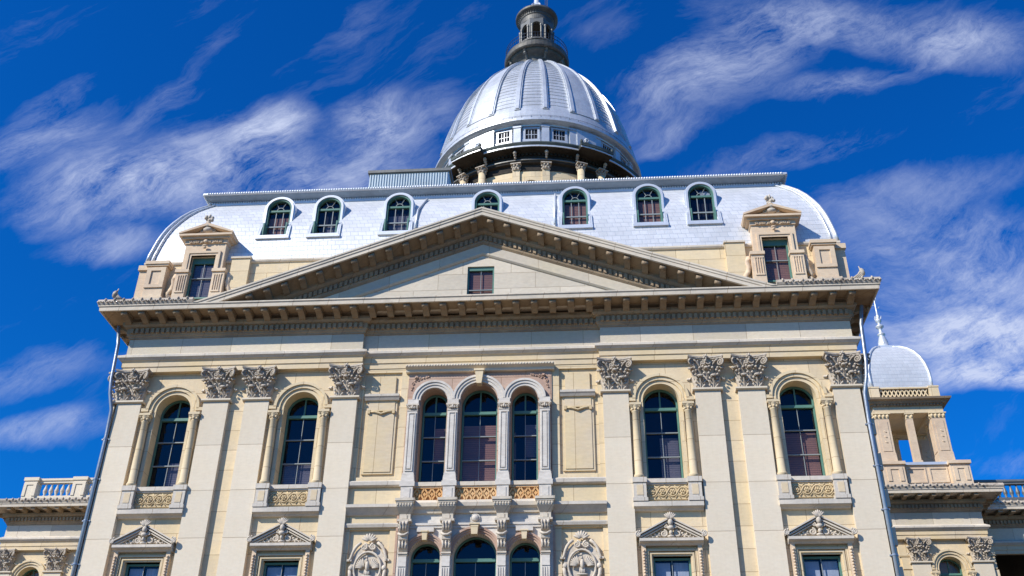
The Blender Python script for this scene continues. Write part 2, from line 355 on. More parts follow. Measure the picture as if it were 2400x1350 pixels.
# ------------------------------------------------------------------ ground
g = MB(); g.add([(-1500, -1500, 0), (1500, -1500, 0), (1500, 1500, 0), (-1500, 1500, 0)], [(0, 1, 2, 3)])
part('ground', g, m_ground, kind='structure', label='paving in front of the domed stone building', category='ground')

# ------------------------------------------------------------------ the building: one thing, everything else its part
B = bpy.data.objects.new('capitol_building', None); COL.objects.link(B)
B['label'] = 'large cream stone building with pediment, silver mansard roof, silver dome and corner turret'; B['category'] = 'building'

DEPTH = 9.5       # depth of the pavilion
WY = 0.20          # wall plane; pilaster fronts at 0
PX = [(-15.0, -13.96), (-11.34, -10.29), (-9.61, -8.60), (-5.98, -4.96), (4.96, 5.98), (8.60, 9.61), (10.29, 11.34), (13.96, 15.0)]
BAYS = [(-13.96, -11.34, -12.62), (-8.60, -5.98, -7.28), (5.98, 8.60, 7.25), (11.34, 13.96, 12.61)]

# walls -------------------------------------------------------------
w = MB()
for x0, x1, cx in BAYS:
    w.archwall(x0, x1, 14.2, 21.42, WY, 0.95, cx, 0.72, 16.2, 19.64)
    w.box(x0, cx-0.70, WY, 0.62, 8, 14.2); w.box(cx+0.70, x1, WY, 0.62, 8, 14.2); w.box(cx-0.70, cx+0.70, WY, 0.62, 13.36, 14.2); w.box(cx-0.7, cx+0.7, WY, 0.62, 8, 10.4)
for a, b in ((-15.0, -13.96), (-11.34, -8.6), (-5.98, -4.96), (4.96, 5.98), (8.6, 11.34), (13.96, 15.0)):
    w.box(a, b, WY, 0.62, 8, 21.42)
for s in (-1, 1):
    a, b = sorted((s*2.92, s*4.96))
    w.box(a, b, 0.30, 0.66, 8, 21.42)                       # recessed field
    for u0, u1 in ((2.92, 3.22), (4.76, 4.96)):
        a, b = sorted((s*u0, s*u1)); w.box(a, b, WY, 0.30, 16.6, 21.42)
    a, b = sorted((s*3.22, s*4.76)); w.box(a, b, WY, 0.30, 21.16, 21.42)
    a, b = sorted((s*2.92, s*4.96)); w.box(a, b, WY, 0.30, 14.5, 16.6)
    for u0, u1 in ((2.92, 3.24), (4.78, 4.96)):
        a, b = sorted((s*u0, s*u1)); w.box(a, b, WY, 0.30, 8, 14.5)
    # body behind, side walls
    a, b = sorted((s*15.0, s*14.6)); w.box(a, b, 0.62, DEPTH, 8, 24.0)
w.box(-15, 15, 0.0, 0.62, 0, 7.98); w.box(-15, 15, DEPTH-0.3, DEPTH, 8, 24.0)
w.box(-12, 12, DEPTH+0.01, 36, 8, 26.0)
part('wall', w, m_wall, B)
q = MB()                                                     # rusticated corner blocks on the flanks
for s in (-1, 1):
    for k in range(18):
        z = 8.0+0.74*k; ex = 0.62 if k % 2 == 0 else 0.55
        a, b = sorted((s*15.0, s*(15.0+ex))); q.box(a, b, 1.0+0.003*(k % 2), 3.0, z, z+0.68)
        a, b = sorted((s*15.0, s*15.42)); q.box(a, b, 1.02, 2.98, z+0.68, z+0.74)
part_sides('corner_blocks', q, m_pil, B)
iw = MB(); iw.box(-14.5, 14.5, 1.45, 1.5, 8, 24.0)
part('interior_wall', iw, m_dark, B)

# pilasters ---------------------------------------------------------
def leaf(mb, cx, z0, wd, h, y0=0.0, rotz=0.0, out=0.16, curl=0.10, lift=0.0, cy=0.0):
    """acanthus leaf: rises, leans out (towards -y) and its tip curls over"""
    nu, nv = 6, 9; vs = []; R = Matrix.Rotation(rotz, 3, 'Z')
    for j in range(nv+1):
        t = j/nv
        if t < 0.72: z = h*t/0.72*0.97; o = out*(t/0.72)**2.2*0.8
        else:
            a = (t-0.72)/0.28*PI*0.95; z = h*0.97+curl*0.5*math.sin(a); o = out*0.8+curl*(1-math.cos(a))*0.62
            z -= curl*0.55*(1-math.cos(a))*0.5
        wj = wd*(0.62+0.38*math.sin(min(1, t*1.1)*PI*0.8))*(1-0.55*max(0, t-0.7)/0.3)*(0.86+0.14*math.cos(j*PI))
        for i in range(nu+1):
            s_ = i/nu*2-1; cup = 0.16*wd*(s_*s_)-0.05*wd*math.cos(s_*PI*3)
            p = R @ Vector((s_*wj*0.5, y0-o+cup, 0)); vs.append((cx+p.x, cy+p.y, z0+z+lift))
    n0 = len(vs); vs2 = [(x, y+0.05, z) for x, y, z in vs]
    f = []
    for j in range(nv):
        for i in range(nu):
            a = j*(nu+1)+i; f.append((a, a+1, a+nu+2, a+nu+1)); f.append((n0+a, n0+a+nu+1, n0+a+nu+2, n0+a+1))
    mb.smooth = True; mb.add(vs+vs2, f); mb.smooth = False
    tp = R @ Vector((0, y0-out*0.8-curl*0.9, 0)); mb.blob((cx+tp.x, cy+tp.y, z0+lift+h*0.93), (wd*0.27, 0.05, 0.055))
def capital_mesh(wd=1.03, h=1.32, dp=0.30):
    c = MB(); k = wd/1.03; hw = wd/2
    c.box(-hw+0.07, hw-0.07, 0.08, dp, 0, h*0.55); c.smooth = False
    c.add([(-hw+.04, .02, h*.5), (hw-.04, .02, h*.5), (hw-.04, dp, h*.5), (-hw+.04, dp, h*.5), (-hw-.02, -.16, h*.93), (hw+.02, -.16, h*.93), (hw+.02, dp, h*.93), (-hw-.02, dp, h*.93)],
          [(0, 3, 2, 1), (4, 5, 6, 7), (0, 1, 5, 4), (1, 2, 6, 5), (2, 3, 7, 6), (3, 0, 4, 7)])
    for x in (-0.26, 0.26):
        leaf(c, x*k, 0.0, 0.46*k, 0.50*h/1.32, 0.03, out=0.20, curl=0.13)
        for j, (dx, zz_) in enumerate(((-0.15, 0.12), (0.15, 0.12), (-0.17, 0.27), (0.17, 0.27), (-0.09, 0.05), (0.09, 0.05), (-0.13, 0.40), (0.13, 0.40))): c.blob(((x+dx)*k, -0.02-0.16*zz_, zz_*h/1.32), (0.042, 0.05, 0.065), 6, 5, rot=dx*4)
        c.tube([(x*k, -0.0, 0.02), (x*k, -0.05, 0.2), (x*k, -0.15, 0.42)], 0.022, 5)
    for s in (-1, 1):
        leaf(c, s*(hw-0.02), 0.02, 0.36*k, 0.50*h/1.32, 0.0, rotz=s*PI/2, out=0.13, curl=0.10, cy=0.16)
        leaf(c, s*(hw-0.08), 0.34*h/1.32, 0.34*k, 0.52*h/1.32, 0.0, rotz=s*PI/4, out=0.22, curl=0.13, cy=0.04)
        leaf(c, s*0.25*k, 0.50*h/1.32, 0.20*k, 0.34*h/1.32, -0.02, out=0.16, curl=0.07)
    leaf(c, 0, 0.34*h/1.32, 0.36*k, 0.50*h/1.32, 0.0, out=0.20, curl=0.12)
    zz = h*0.78
    for s in (-1, 1):
        ax = Vector((s*0.78, -0.62, 0)).normalized()
        cc = Vector((s*0.565*k, -0.27, zz)); c.spiral(cc, 0.165, ax, (0, 0, 1), 1.7, 0.042, hand=-1, a0=PI*0.55)
        c.smooth = True
        c.tube([(s*0.20*k, -0.06, zz-0.24), (s*0.27*k, -0.13, zz-0.05), (s*0.38*k, -0.2, zz+0.09), (s*0.5*k, -0.24, zz+0.16)], 0.03, 6, 0.045)
        c.tube([(s*0.20*k, -0.06, zz-0.24), (s*0.19*k, -0.16, zz-0.06), (s*0.15*k, -0.2, zz+0.07)], 0.026, 6)
        c.smooth = False
        c.spiral((s*0.115*k, -0.215, zz+0.02), 0.105, (1, 0, 0), (0, 0, 1), 1.5, 0.03, hand=s, a0=PI/2)
        c.blob((s*0.36*k, -0.2, zz+0.22), (0.075, 0.07, 0.07)); c.blob((s*0.31*k, -0.17, zz+0.1), (0.05, 0.05, 0.05))
        for a, b in ((0.46, 0.62), (0.52, 0.5), (0.40, 0.54), (0.55, 0.70), (0.13, 0.66), (0.05, 0.60), (0.43, 0.40), (0.09, 0.45)):
            c.blob((s*a*k, -0.14-0.1*b, b*h), (0.055, 0.055, 0.05), 6, 5)
    n = 10; pl = []
    for i in range(n+1):
        t = i/n*2-1; pl.append((t*0.70*k, -0.40+0.17*(1-t*t)))
    pl2 = [(x*0.94, y+0.035) for x, y in pl]
    for (pp, z0, z1) in ((pl2, h*0.905, h*0.945), (pl, h*0.945, h)):
        hw_ = pp[-1][0]; c.prismz(pp+[(hw_, dp), (-hw_, dp)], z0, z1)
    for a in range(5): c.blob((0.07*math.cos(a*1.256), -0.30, h*0.955+0.07*math.sin(a*1.256)), (0.05, 0.06, 0.05), 6, 5)
    c.blob((0, -0.35, h*0.955), (0.045, 0.05, 0.045)); c.blob((0, -0.27, h*0.86), (0.05, 0.05, 0.07))
    return c
cap_o = None
def pilaster(x0, x1, y=0.0, zb=8.0, zt=19.9, label=None, back=WY):
    global cap_o
    cx = (x0+x1)/2; hw = (x1-x0)/2
    s = MB(); s.box(-hw, hw, 0, back, zb-19.9, 0)
    s.prismx([(back, 0), (0, 0), (-0.04, 0.02), (-0.10, 0.05), (-0.10, 0.12), (back, 0.12)], -hw-0.09, hw+0.09)
    o = part('pilaster', s, m_pil, B, (cx, y, zt), label=label)
    if cap_o is None: cap_o = part('capital', capital_mesh(), m_orn, o, (0, 0, 0.12))
    else: clone(cap_o, o, (0, 0, 0.12))
    return o
for a, b in PX: pilaster(a, b)
for s in (-1, 1):                                            # return capitals and pilasters of the flanks
    o = MB(); o.box(-0.52, 0.52, 0, 0.1, -11.9, 0); o.box(-0.6, 0.6, -0.1, 0.1, 0, 0.12)
    p = part('pilaster', o, m_pil, B, (s*15.2, 0.56, 19.9), s*PI/2); clone(cap_o, p, (0, 0, 0.12))

# entablature --------------------------------------------------------
def frieze_path(x0=-15.1, x1=15.1): return [(x0, DEPTH), (x0, 0), (-4.95, 0), (-4.95, 0.2), (4.95, 0.2), (4.95, 0), (x1, 0), (x1, DEPTH)]
P_ARCH = [(-0.2, 21.34), (0.03, 21.34), (0.03, 21.55), (0.07, 21.58), (0.07, 21.78), (0.10, 21.83), (0.13, 21.86), (-0.2, 21.86)]
P_LIP = [(-0.2, 21.861), (0.14, 21.861), (0.19, 21.92), (0.24, 21.96), (0.24, 22.06), (0.08, 22.16), (0.03, 22.2), (-0.2, 22.2)]
P_FRZ = [(-0.2, 22.201), (0.0, 22.201), (0.0, 22.93), (-0.2, 22.93)]
P_BED = [(-0.2, 22.931), (0.05, 22.931), (0.07, 22.99), (0.14, 23.03), (0.17, 23.09), (0.2, 23.1), (0.2, 23.34), (0.36, 23.36), (0.42, 23.40), (0.45, 23.42), (0.45, 23.56), (-0.2, 23.56)]
P_COR = [(0.0, 23.835-0.0), (1.46, 23.57), (1.46, 23.49), (1.54, 23.49), (1.56, 23.64), (1.62, 23.67), (1.62, 23.73), (1.3, 23.80), (0, 23.80)]
KO = 1.15/1.62                                              # overhang of the cornice
def pull(prof): return [(o*KO if o > 0 else o, z+0.625*max(o, 0)*(1-KO)) for o, z in prof]
P_BED = pull(P_BED); P_COR = pull(P_COR)
def seg_dir(path):
    for a, b in zip(path, path[1:]):
        d = Vector(b)-Vector(a); yield Vector(a), d.normalized(), d.length
def dentils(mb, path, z0=23.15, z1=23.365, out=0.142, sp=0.225, wd=0.13, dp=0.09, skip=None):
    for a, d, ln in seg_dir(path):
        nrm = Vector((d.y, -d.x)); k = int((ln+0.1)/sp)
        if k < 1: continue
        for i in range(k):
            c = a+d*(ln/k*(i+0.5)); p = c+nrm*out; q_ = p+nrm*dp
            if c.y > 14 and abs(c.x) < 20: continue
            e = d*wd/2; pts = [p-e, p+e, q_+e, q_-e]; mb.prismz([(v.x, v.y) for v in pts], z0, z1)
    return mb
fp = frieze_path()
part('architrave', MB().plan(fp, P_ARCH), m_warm, B)
part('architrave_moulding', MB().plan(fp, P_LIP), m_band, B)
part('frieze', MB().plan(fp, P_FRZ), m_frieze, B)
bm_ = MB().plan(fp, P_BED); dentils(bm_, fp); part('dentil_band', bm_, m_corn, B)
cpth = [(-15.1, DEPTH), (-15.1, 0), (15.1, 0), (15.1, DEPTH)]
cb_ = MB().plan(cpth, P_COR); CORN = part('cornice', cb_, m_fascia, B)
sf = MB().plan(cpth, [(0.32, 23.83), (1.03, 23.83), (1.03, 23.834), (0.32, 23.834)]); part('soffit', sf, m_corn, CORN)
mo = MB()                                                    # one bracket, local: hangs from z=0, reaches towards -y
mo.prismx([(-0.0, 0.0), (-0.64, 0.0), (-0.67, -0.05), (-0.64, -0.17), (-0.56, -0.21), (-0.40, -0.20), (-0.22, -0.25), (-0.08, -0.32), (-0.0, -0.32)], -0.13, 0.13)
mo.box(-0.16, 0.16, -0.69, 0, -0.05, 0.0)
mo.smooth = True; mo.tube([(-0.135, -0.60, -0.13), (0.135, -0.60, -0.13)], 0.085, 10); mo.smooth = False
mod = None
for k in range(-20, 21):
    p = (k*0.757, -0.31, 23.83)
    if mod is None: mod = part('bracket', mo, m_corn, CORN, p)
    else: clone(mod, CORN, p)
for s in (-1, 1):
    for k in range(9): clone(mod, CORN, (s*(15.1+0.31), 0.45+k*0.757, 23.83), s*PI/2)
# carved gutter cresting outside the pediment and round the corners
cr = MB()
cr.plan([(-15.1, DEPTH), (-15.1, 0), (-12.15, 0)], [(1.05, 24.03), (1.17, 24.03), (1.22, 24.14), (1.18, 24.27), (1.05, 24.27)])
cr.plan([(12.15, 0), (15.1, 0), (15.1, DEPTH)], [(1.05, 24.03), (1.17, 24.03), (1.22, 24.14), (1.18, 24.27), (1.05, 24.27)])
for s in (-1, 1):
    for i in range(10):
        x = s*(12.4+i*0.395); cr.blob((x, -1.22, 24.22), (0.045, 0.06, 0.07), 7, 5); cr.blob((x, -1.18, 24.29), (0.04, 0.04, 0.035), 6, 4)
        for t in range(3):
            cr.blob((x+s*(0.10+0.1*t), -1.22, 24.13+0.03*(t % 2)), (0.055, 0.04, 0.035), 6, 5, rot=0.6*(1 if t % 2 else -1))
    for i in range(24):
        y = -0.95+i*0.395; cr.blob((s*16.32, y, 24.22), (0.06, 0.045, 0.07), 7, 5)
        for t in range(3): cr.blob((s*16.3, y+0.1+0.1*t, 24.13), (0.05, 0.07, 0.05), 6, 5)
    cr.smooth = True
    for j in range(4):                                       # corner acroterion: curled leaf
        cr.tube([(s*(15.25+0.09*j), -1.14, 24.25), (s*(15.45+0.07*j), -1.18, 24.4), (s*(15.58+0.04*j), -1.18, 24.62), (s*(15.52), -1.18, 24.8-0.05*j)], 0.06, 6, 0.02)
    cr.smooth = False
    cr.blob((s*15.62, -1.2, 24.52), (0.10, 0.09, 0.18), 8, 6, rot=-s*0.3)
part_sides('gutter_cresting', cr, m_orn, CORN)

# attic floor of roof behind the gutter
fl = MB(); fl.box(-16.1, 16.1, -1.0, DEPTH, 24.05, 24.10); part('gutter_floor', fl, m_sild, B)

# pediment -----------------------------------------------------------
XE, ZE, ZA = 12.2, 23.99, 28.48
sl_ = (ZA-ZE)/XE; th = math.atan(sl_); cth = math.cos(th)
ped = MB()
nL = Vector((-math.sin(th), 0, math.cos(th))); nR = Vector((math.sin(th), 0, math.cos(th))); nA = (nL+nR)/(1+nL.dot(nR))
def rake(mb, prof, xe=XE):
    prof = [(o*KO if o > 0 else o, h+0.625*(max(o, 0)*(1-KO)-0.464)) for o, h in prof]
    vtl = Vector((0, 0, 1))/1.0
    zl = ZA-sl_*xe
    mb.sweep([(-xe, 0, zl), (0, 0, ZA), (xe, 0, zl)], [(0, -1, 0)]*3, [Vector((0, 0, 1))/cth, Vector((0, 0, 1))/cth, Vector((0, 0, 1))/cth], prof)
tym = MB(); tq = lambda x: 27.85-0.3727*abs(x)
tym.prism([(-11.0, 23.9), (-0.66, 23.9), (-0.66, tq(0.66))], -0.04, 0.28); tym.prism([(0.50, 23.9), (11.0, 23.9), (0.50, tq(0.5))], -0.04, 0.28)
tym.prism([(-0.66, 26.12), (0.50, 26.12), (0.50, tq(0.5)), (0, 27.85), (-0.66, tq(0.66))], -0.04, 0.28)
PED = part('pediment', tym, m_tymp, B)
r1 = MB(); rake(r1, [(-0.3, 0.46*0.625), (0.2, 0.46*0.625), (1.66, 0.0), (1.66, -0.07), (1.61, -0.10), (1.61, -0.17), (1.56, -0.19), (1.56, -0.33), (1.46, -0.33), (1.46, -0.28), (0.4, 0.03), (-0.3, 0.03)][:-2]+[(0.4, -0.05), (-0.3, -0.05)]); part('raking_cornice', r1, m_fascia, PED, cut=24.02)
r2 = MB(); rake(r2, [(-0.1, -0.275), (1.44, -0.285), (0.48, 0.01), (0.48, -0.42), (0.44, -0.45), (0.34, -0.49), (0.24, -0.51), (0.24, -0.76), (0.30, -0.78), (0.26, -0.86), (0.14, -0.93), (-0.1, -0.93)], 11.6)
for s in (-1, 1):
    for i in range(52):
        x = s*(0.10+i*0.215)
        z = ZA-sl_*abs(x); dx = 0.063
        if abs(x) > 10.9: continue
        zz0 = lambda xx, d: ZA-sl_*abs(xx)-d
        xa, xb = sorted((x-dx, x+dx))
        r2.prism([(xa, zz0(xa, .83)), (xb, zz0(xb, .83)), (xb, zz0(xb, 1.07)), (xa, zz0(xa, 1.07))], -0.26, -0.16)
part('raking_dentil_band', r2, m_corn, PED, cut=24.02)
r3 = MB(); rake(r3, [(-0.1, -0.93), (0.16, -0.93), (0.16, -1.28), (0.20, -1.31), (0.20, -1.37), (0.12, -1.42), (-0.1, -1.42)], 10.9); part('raking_frieze', r3, m_frieze, PED, cut=24.02)
rm = MB()
def rmod(s):
    r_ = MB(); dz = sl_*s
    prof = [(-0.0, 0.0), (-0.62, 0.0), (-0.65, -0.06), (-0.62, -0.18), (-0.40, -0.19), (-0.12, -0.29), (-0.0, -0.29)]
    v = []
    for x in (-0.12, 0.12):
        for y, z in prof: v.append((x, y, z-dz*x))
    n = len(prof); r_.add(v, [list(range(n)), list(range(n, 2*n))[::-1]]+[(i, n+i, n+(i+1) % n, (i+1) % n) for i in range(n)])
    r_.smooth = True; r_.tube([(-0.13, -0.59, -0.13+dz*0.13), (0.13, -0.59, -0.13-dz*0.13)], 0.08, 10)
    return r_
for s in (-1, 1):
    first = None
    for i in range(14):
        x = s*(0.37+0.728*i); p = (x, -0.34, ZA-sl_*abs(x)-0.36)
        if first is None: first = part('bracket', rmod(s), m_corn, PED, p)
        else: clone(first, PED, p)
rf = MB(); rf.prism([(-12.5, 23.87), (0, 28.475), (12.5, 23.87), (12.2, 23.87), (0, 28.36), (-12.2, 23.87)], -1.1, 0.6); part('pediment_roof', rf, m_sild, PED, cut=24.02)

# windows ------------------------------------------------------------
def blind(mb, x0, x1, z0, z1, y): return mb.box(x0, x1, y, y+0.01, z0, z1)
def sash_window(name, cx, hw, z0, zs, y, arch=True, transom=None, rails=(), verts=(0,), tz=None, blinds=(), parent=B, fan=False, centre=True, fw=0.07, label=None, light=m_sash, headb=0.0, boff=0.20):
    """green frame (the part's own mesh), sash bars, glass and blinds as children; local origin at sill centre"""
    f = MB(); H = zs-z0
    f.box(-hw, -hw+fw, 0, 0.10, 0, H); f.box(hw-fw, hw, 0, 0.10, 0, H); f.box(-hw+fw, hw-fw, 0, 0.10, 0, fw)
    if arch: f.ring(0, H, hw-fw, hw, 0, 0.10)
    else: f.box(-hw+fw, hw-fw, 0, 0.10, H-fw-headb, H)
    t = transom-z0 if transom is not None else None
    if t is not None:
        f.box(-hw+fw, hw-fw, -0.04, 0.10, t-0.06, t+0.06)
        if centre:
            f.box(-0.03, 0.03, 0.03, 0.08, t+0.06, H+hw-fw if arch else H-fw)
    o = part(name, f, m_green, parent, (cx, y, z0), label=label)
    b = MB(); top = (t-0.06) if t is not None else H-fw-headb
    for vx in verts: b.box(vx-0.011, vx+0.011, 0.035, 0.07, fw, top)
    for r in rails: b.box(-hw+fw, hw-fw, 0.0, 0.08, r-z0-0.02, r-z0+0.02)
    if fan:
        b.ring(0, t+0.06, 0.13*hw/0.5, 0.13*hw/0.5+0.03, 0.02, 0.06, n=10)
        for a in (60, 120):
            c, s_ = math.cos(math.radians(a)), math.sin(math.radians(a)); r0 = 0.15*hw/0.5; r1 = hw-fw
            b.tube([(r0*c, 0.04, t+0.06+r0*s_), (r1*c, 0.04, t+0.06+r1*s_)], 0.016, 5)
    if b.v: part('sash_bars', b, light, o)
    gl = MB()
    if arch:
        n = 16; gl.add([(-hw+0.02, 0.085, 0.02), (hw-0.02, 0.085, 0.02)]+[((hw-0.02)*math.cos(PI*i/n), 0.085, H+(hw-0.02)*math.sin(PI*i/n)) for i in range(n+1)], [[0, 1]+list(range(2, n+3))])
    else: gl.add([(-hw+0.02, 0.085, 0.02), (hw-0.02, 0.085, 0.02), (hw-0.02, 0.085, H-0.02), (-hw+0.02, 0.085, H-0.02)], [(0, 1, 2, 3)])
    part('glass_pane', gl, m_glass, o)
    for (x0, x1, a0, a1, m) in blinds:
        part('blind', MB().box(x0, x1, boff, boff+0.01, a0-z0, a1-z0), m, o)
    return o
WZ0, WZS = 16.30, 19.64
bl = [((-0.1, 0.6, 16.3, 17.6, m_gblind),), ((-0.62, 0.62, 16.3, 17.5, m_gblind),), ((-0.1, 0.62, 16.3, 18.3, m_gblind),), ((-0.62, 0.62, 16.3, 18.4, m_blind),)]
for (x0, x1, cx), bb in zip(BAYS, bl):
    sash_window('arched_window', cx, 0.70, WZ0, WZS, 0.68, True, 19.45, (17.42, 18.44), blinds=bb)
for cx, hw, zs, bb in ((-1.83, 0.52, 19.80, ((0.0, 0.45, 17.4, 18.9, m_blind),)), (0, 0.73, 19.76, ((-0.66, 0.66, 16.3, 19.0, m_blind),)), (1.83, 0.52, 19.80, ((0.0, 0.45, 17.6, 19.0, m_gblind),))):
    sash_window('arched_window', cx, hw, WZ0, zs, 0.68, True, 19.45, (17.42, 18.44), blinds=bb)
for (x0, x1, cx), m in zip(BAYS, (m_curt,)*4):
    sash_window('square_window', cx, 0.68, 10.4, 13.34, 0.40, False, None, (11.9,), blinds=((-0.6, -0.06, 10.5, 13.22, m), (0.06, 0.6, 10.5, 13.22, m)))
for cx, hw, zs in ((-1.86, 0.56, 13.48), (0, 0.80, 13.48), (1.86, 0.56, 13.48)):
    sash_window('arched_window', cx, hw, 10.0, zs, 0.60, True, 13.40, (11.6,), centre=False, fw=0.05)

# surrounds of the four side-bay upper windows --------------------------
def surround():
    a = MB()                                                  # archivolt, local origin: bay centre, z 0
    for r0, r1, y in ((1.0, 1.12, 0.10), (0.86, 1.0, 0.17), (0.713, 0.86, 0.235)): a.ring(0, 19.64, r0, r1, y, 0.94 if r0 < 0.8 else 0.30)
    for s in (-1, 1):
        x0, x1 = sorted((s*0.713, s*0.86)); a.box(x0, x1, 0.235, 0.94, 16.35, 19.64)
        x0, x1 = sorted((s*1.0, s*1.3)); a.box(x0, x1, 0.10, 0.30, 19.55, 19.70)
        x0, x1 = sorted((s*0.86, s*1.2)); a.box(x0, x1, 0.14, 0.30, 19.42, 19.64)
    return a
def colmesh():
    c = MB(); c.smooth = True
    c.lathe([(0.19, 16.30), (0.19, 16.36), (0.20, 16.38), (0.20, 16.42), (0.165, 16.44), (0.175, 16.48), (0.155, 16.5), (0.15, 17.5), (0.13, 19.05), (0.155, 19.07), (0.155, 19.10), (0.135, 19.11)], 0, 0, 18)
    c.smooth = False
    c.lathe([(0.13, 19.11), (0.15, 19.16), (0.21, 19.32)], 0, 0, 12); c.box(-0.23, 0.23, -0.20, 0.14, 19.32, 19.42)
    for i in range(8):
        t = i*PI/4; c.blob((0.16*math.cos(t), 0.16*math.sin(t), 19.17), (0.05, 0.05, 0.06), 6, 5)
    for s in (-1, 1): c.spiral((s*0.16, -0.17, 19.27), 0.05, (1, 0, 0), (0, 0, 1), 1.2, 0.018, n=10)
    return c
def rosette_panel():
    r = MB(); r.box(-0.78, 0.78, 0.22, 0.30, 15.50, 16.08)
    r.smooth = True
    for i in range(4):
        cx = -0.57+0.38*i
        pts = [(cx+0.17*math.cos(t*PI/8), 0.20, 15.79+0.17*math.sin(t*PI/8)) for t in range(17)]; r.tube(pts, 0.028, 6)
        for k in range(6): r.blob((cx+0.075*math.cos(k*PI/3), 0.19, 15.79+0.075*math.sin(k*PI/3)), (0.045, 0.04, 0.045), 6, 5)
        r.blob((cx, 0.16, 15.79), (0.035, 0.04, 0.035), 6, 5)
    for i in range(5):
        cx = -0.76+0.38*i
        for dz in (-1, 1): r.tube([(cx-0.1, 0.2, 15.79+dz*0.24), (cx, 0.2, 15.79+dz*0.12), (cx+0.1, 0.2, 15.79+dz*0.24)], 0.022, 5)
        r.blob((cx, 0.19, 15.79), (0.05, 0.03, 0.05), 6, 5)
    return r
sur0 = None
for x0, x1, cx in BAYS:
    if sur0 is None:
        sur0 = part('window_surround', surround(), m_wall, B, (cx, -0.08, 0))
        for s in (-1, 1):
            part('column', colmesh(), m_wall, sur0, (s*1.03, 0.14, 0))
            pd = MB(); pd.box(-0.24, 0.24, -0.02, 0.30, 15.42, 16.1); pd.box(-0.27, 0.27, -0.06, 0.30, 16.1, 16.3); pd.box(-0.28, 0.28, -0.06, 0.30, 15.36, 15.5)
            pd.m = 1; pd.box(-0.12, 0.12, -0.035, -0.02, 15.6, 16.0)
            part('pedestal', pd, [m_band, m_warm], sur0, (s*1.03, 0, 0))
        part('carved_panel', rosette_panel(), m_ros, sur0)
        sill = MB(); sill.box(-0.79, 0.79, 0.12, 0.90, 16.14, 16.3); sill.box(-0.76, 0.76, 0.17, 0.30, 16.08, 16.14)
        part('sill', sill, m_band, sur0)
        lg = MB(); lg.prismx([(0.30, 15.04), (0.16, 15.04), (0.10, 15.10), (0.0, 15.14), (-0.03, 15.16), (-0.03, 15.34), (0.06, 15.36), (0.30, 15.36)], -1.30, 1.30)
        part('ledge', lg, m_band, sur0)
    else: clone(sur0, B, (cx, -0.08, 0))

# pedimented heads of the lower windows ---------------------------------
hd = MB()
hd.prism([(-1.12, 13.94), (1.12, 13.94), (0, 14.52)], 0.16, 0.32)
head = part('window_head', hd, m_wall, B, (BAYS[0][2], -0.1, 0))
hm = MB()
hm.prismx([(0.32, 13.70), (0.12, 13.70), (0.06, 13.76), (-0.06, 13.80), (-0.08, 13.82), (-0.08, 13.92), (0.32, 13.94)], -1.16, 1.16)
for s in (-1, 1):
    for (za, zb, xo, yf) in ((14.00, 14.055, 1.24, -0.10), (13.94, 14.0, 1.17, -0.04), (13.90, 13.94, 1.10, 0.02)):
        pts = [(s*xo, za), (s*xo, zb), (0, zb+xo*0.53), (0, za+xo*0.53)]; hm.prism(pts if s > 0 else pts[::-1], yf, 0.32)
part('head_moulding', hm, m_band, head)
ho = MB()
for k in range(7):                                          # plume over the apex
    t = (k-3)/3; ho.blob((0.12*t, -0.12, 14.76-0.06*abs(t)), (0.042, 0.05, 0.14), 6, 6, rot=t*0.8)
ho.blob((0, -0.08, 14.5), (0.10, 0.1, 0.14)); ho.blob((0, -0.05, 14.30), (0.13, 0.12, 0.10)); ho.blob((0, -0.02, 14.13), (0.07, 0.1, 0.10)); ho.blob((0, 0.02, 14.0), (0.14, 0.1, 0.06))
for s in (-1, 1):
    ho.spiral((s*0.25, 0.06, 14.12), 0.13, (1, 0, 0), (0, 0, 1), 1.6, 0.045, hand=s, a0=PI/2)
    ho.spiral((s*0.17, -0.02, 14.36), 0.07, (1, 0, 0), (0, 0, 1), 1.4, 0.025, hand=s, a0=PI/2)
    ho.smooth = True; ho.tube([(s*0.35, 0.12, 14.04), (s*0.5, 0.12, 14.10), (s*0.62, 0.12, 14.03), (s*0.78, 0.13, 14.03), (s*0.9, 0.14, 13.99)], 0.045, 6, 0.015); ho.smooth = False
    for a, z, r in ((0.42, 14.14, .06), (0.5, 14.02, .055), (0.58, 14.12, .05), (0.66, 14.01, .045), (0.72, 14.08, .04), (0.82, 14.0, .035), (0.36, 14.22, .045)): ho.blob((s*a, 0.12, z), (r, 0.07, r*0.8), 6, 5, rot=a*7)
    ho.spiral((s*1.19, -0.08, 14.06), 0.11, (1, 0, 0), (0, 0, 1), 1.4, 0.035, hand=-s, a0=PI*0.5)
    for k in range(3): ho.blob((s*(1.22-0.04*k), -0.06, 14.08+0.05*k), (0.04, 0.05, 0.05), 6, 5)
part('carved_ornament', ho, m_orn2, head)
hf = MB()
for r0, y in ((0.68, 0.34), (0.74, 0.24), (0.84, 0.20)):
    r1 = r0+(0.065 if r0 < 0.8 else 0.09)
    for s in (-1, 1):
        a, b = sorted((s*r0, s*r1)); hf.box(a, b, y, 0.62 if r0 < 0.7 else 0.32, 9, 13.36+(r1-0.68)-0.0)
    hf.box(-r0, r0, y, 0.62 if r0 < 0.7 else 0.32, 13.36+(r0-0.68), 13.36+(r1-0.68))
part('frame_moulding', hf, m_wall, head)
for s in (-1, 1):
    hs_ = MB(); a, b = sorted((s*0.94, s*1.10)); hs_.box(a, b, 0.12, 0.32, 12.3, 13.70)
    for k in range(10): hs_.blob((s*1.02, 0.10, 13.5-0.11*k), (0.05, 0.05, 0.05), 6, 5)
    part('side_bracket', hs_, m_dorm, head)

for x0, x1, cx in BAYS[1:]: clone(head, B, (cx, -0.1, 0))

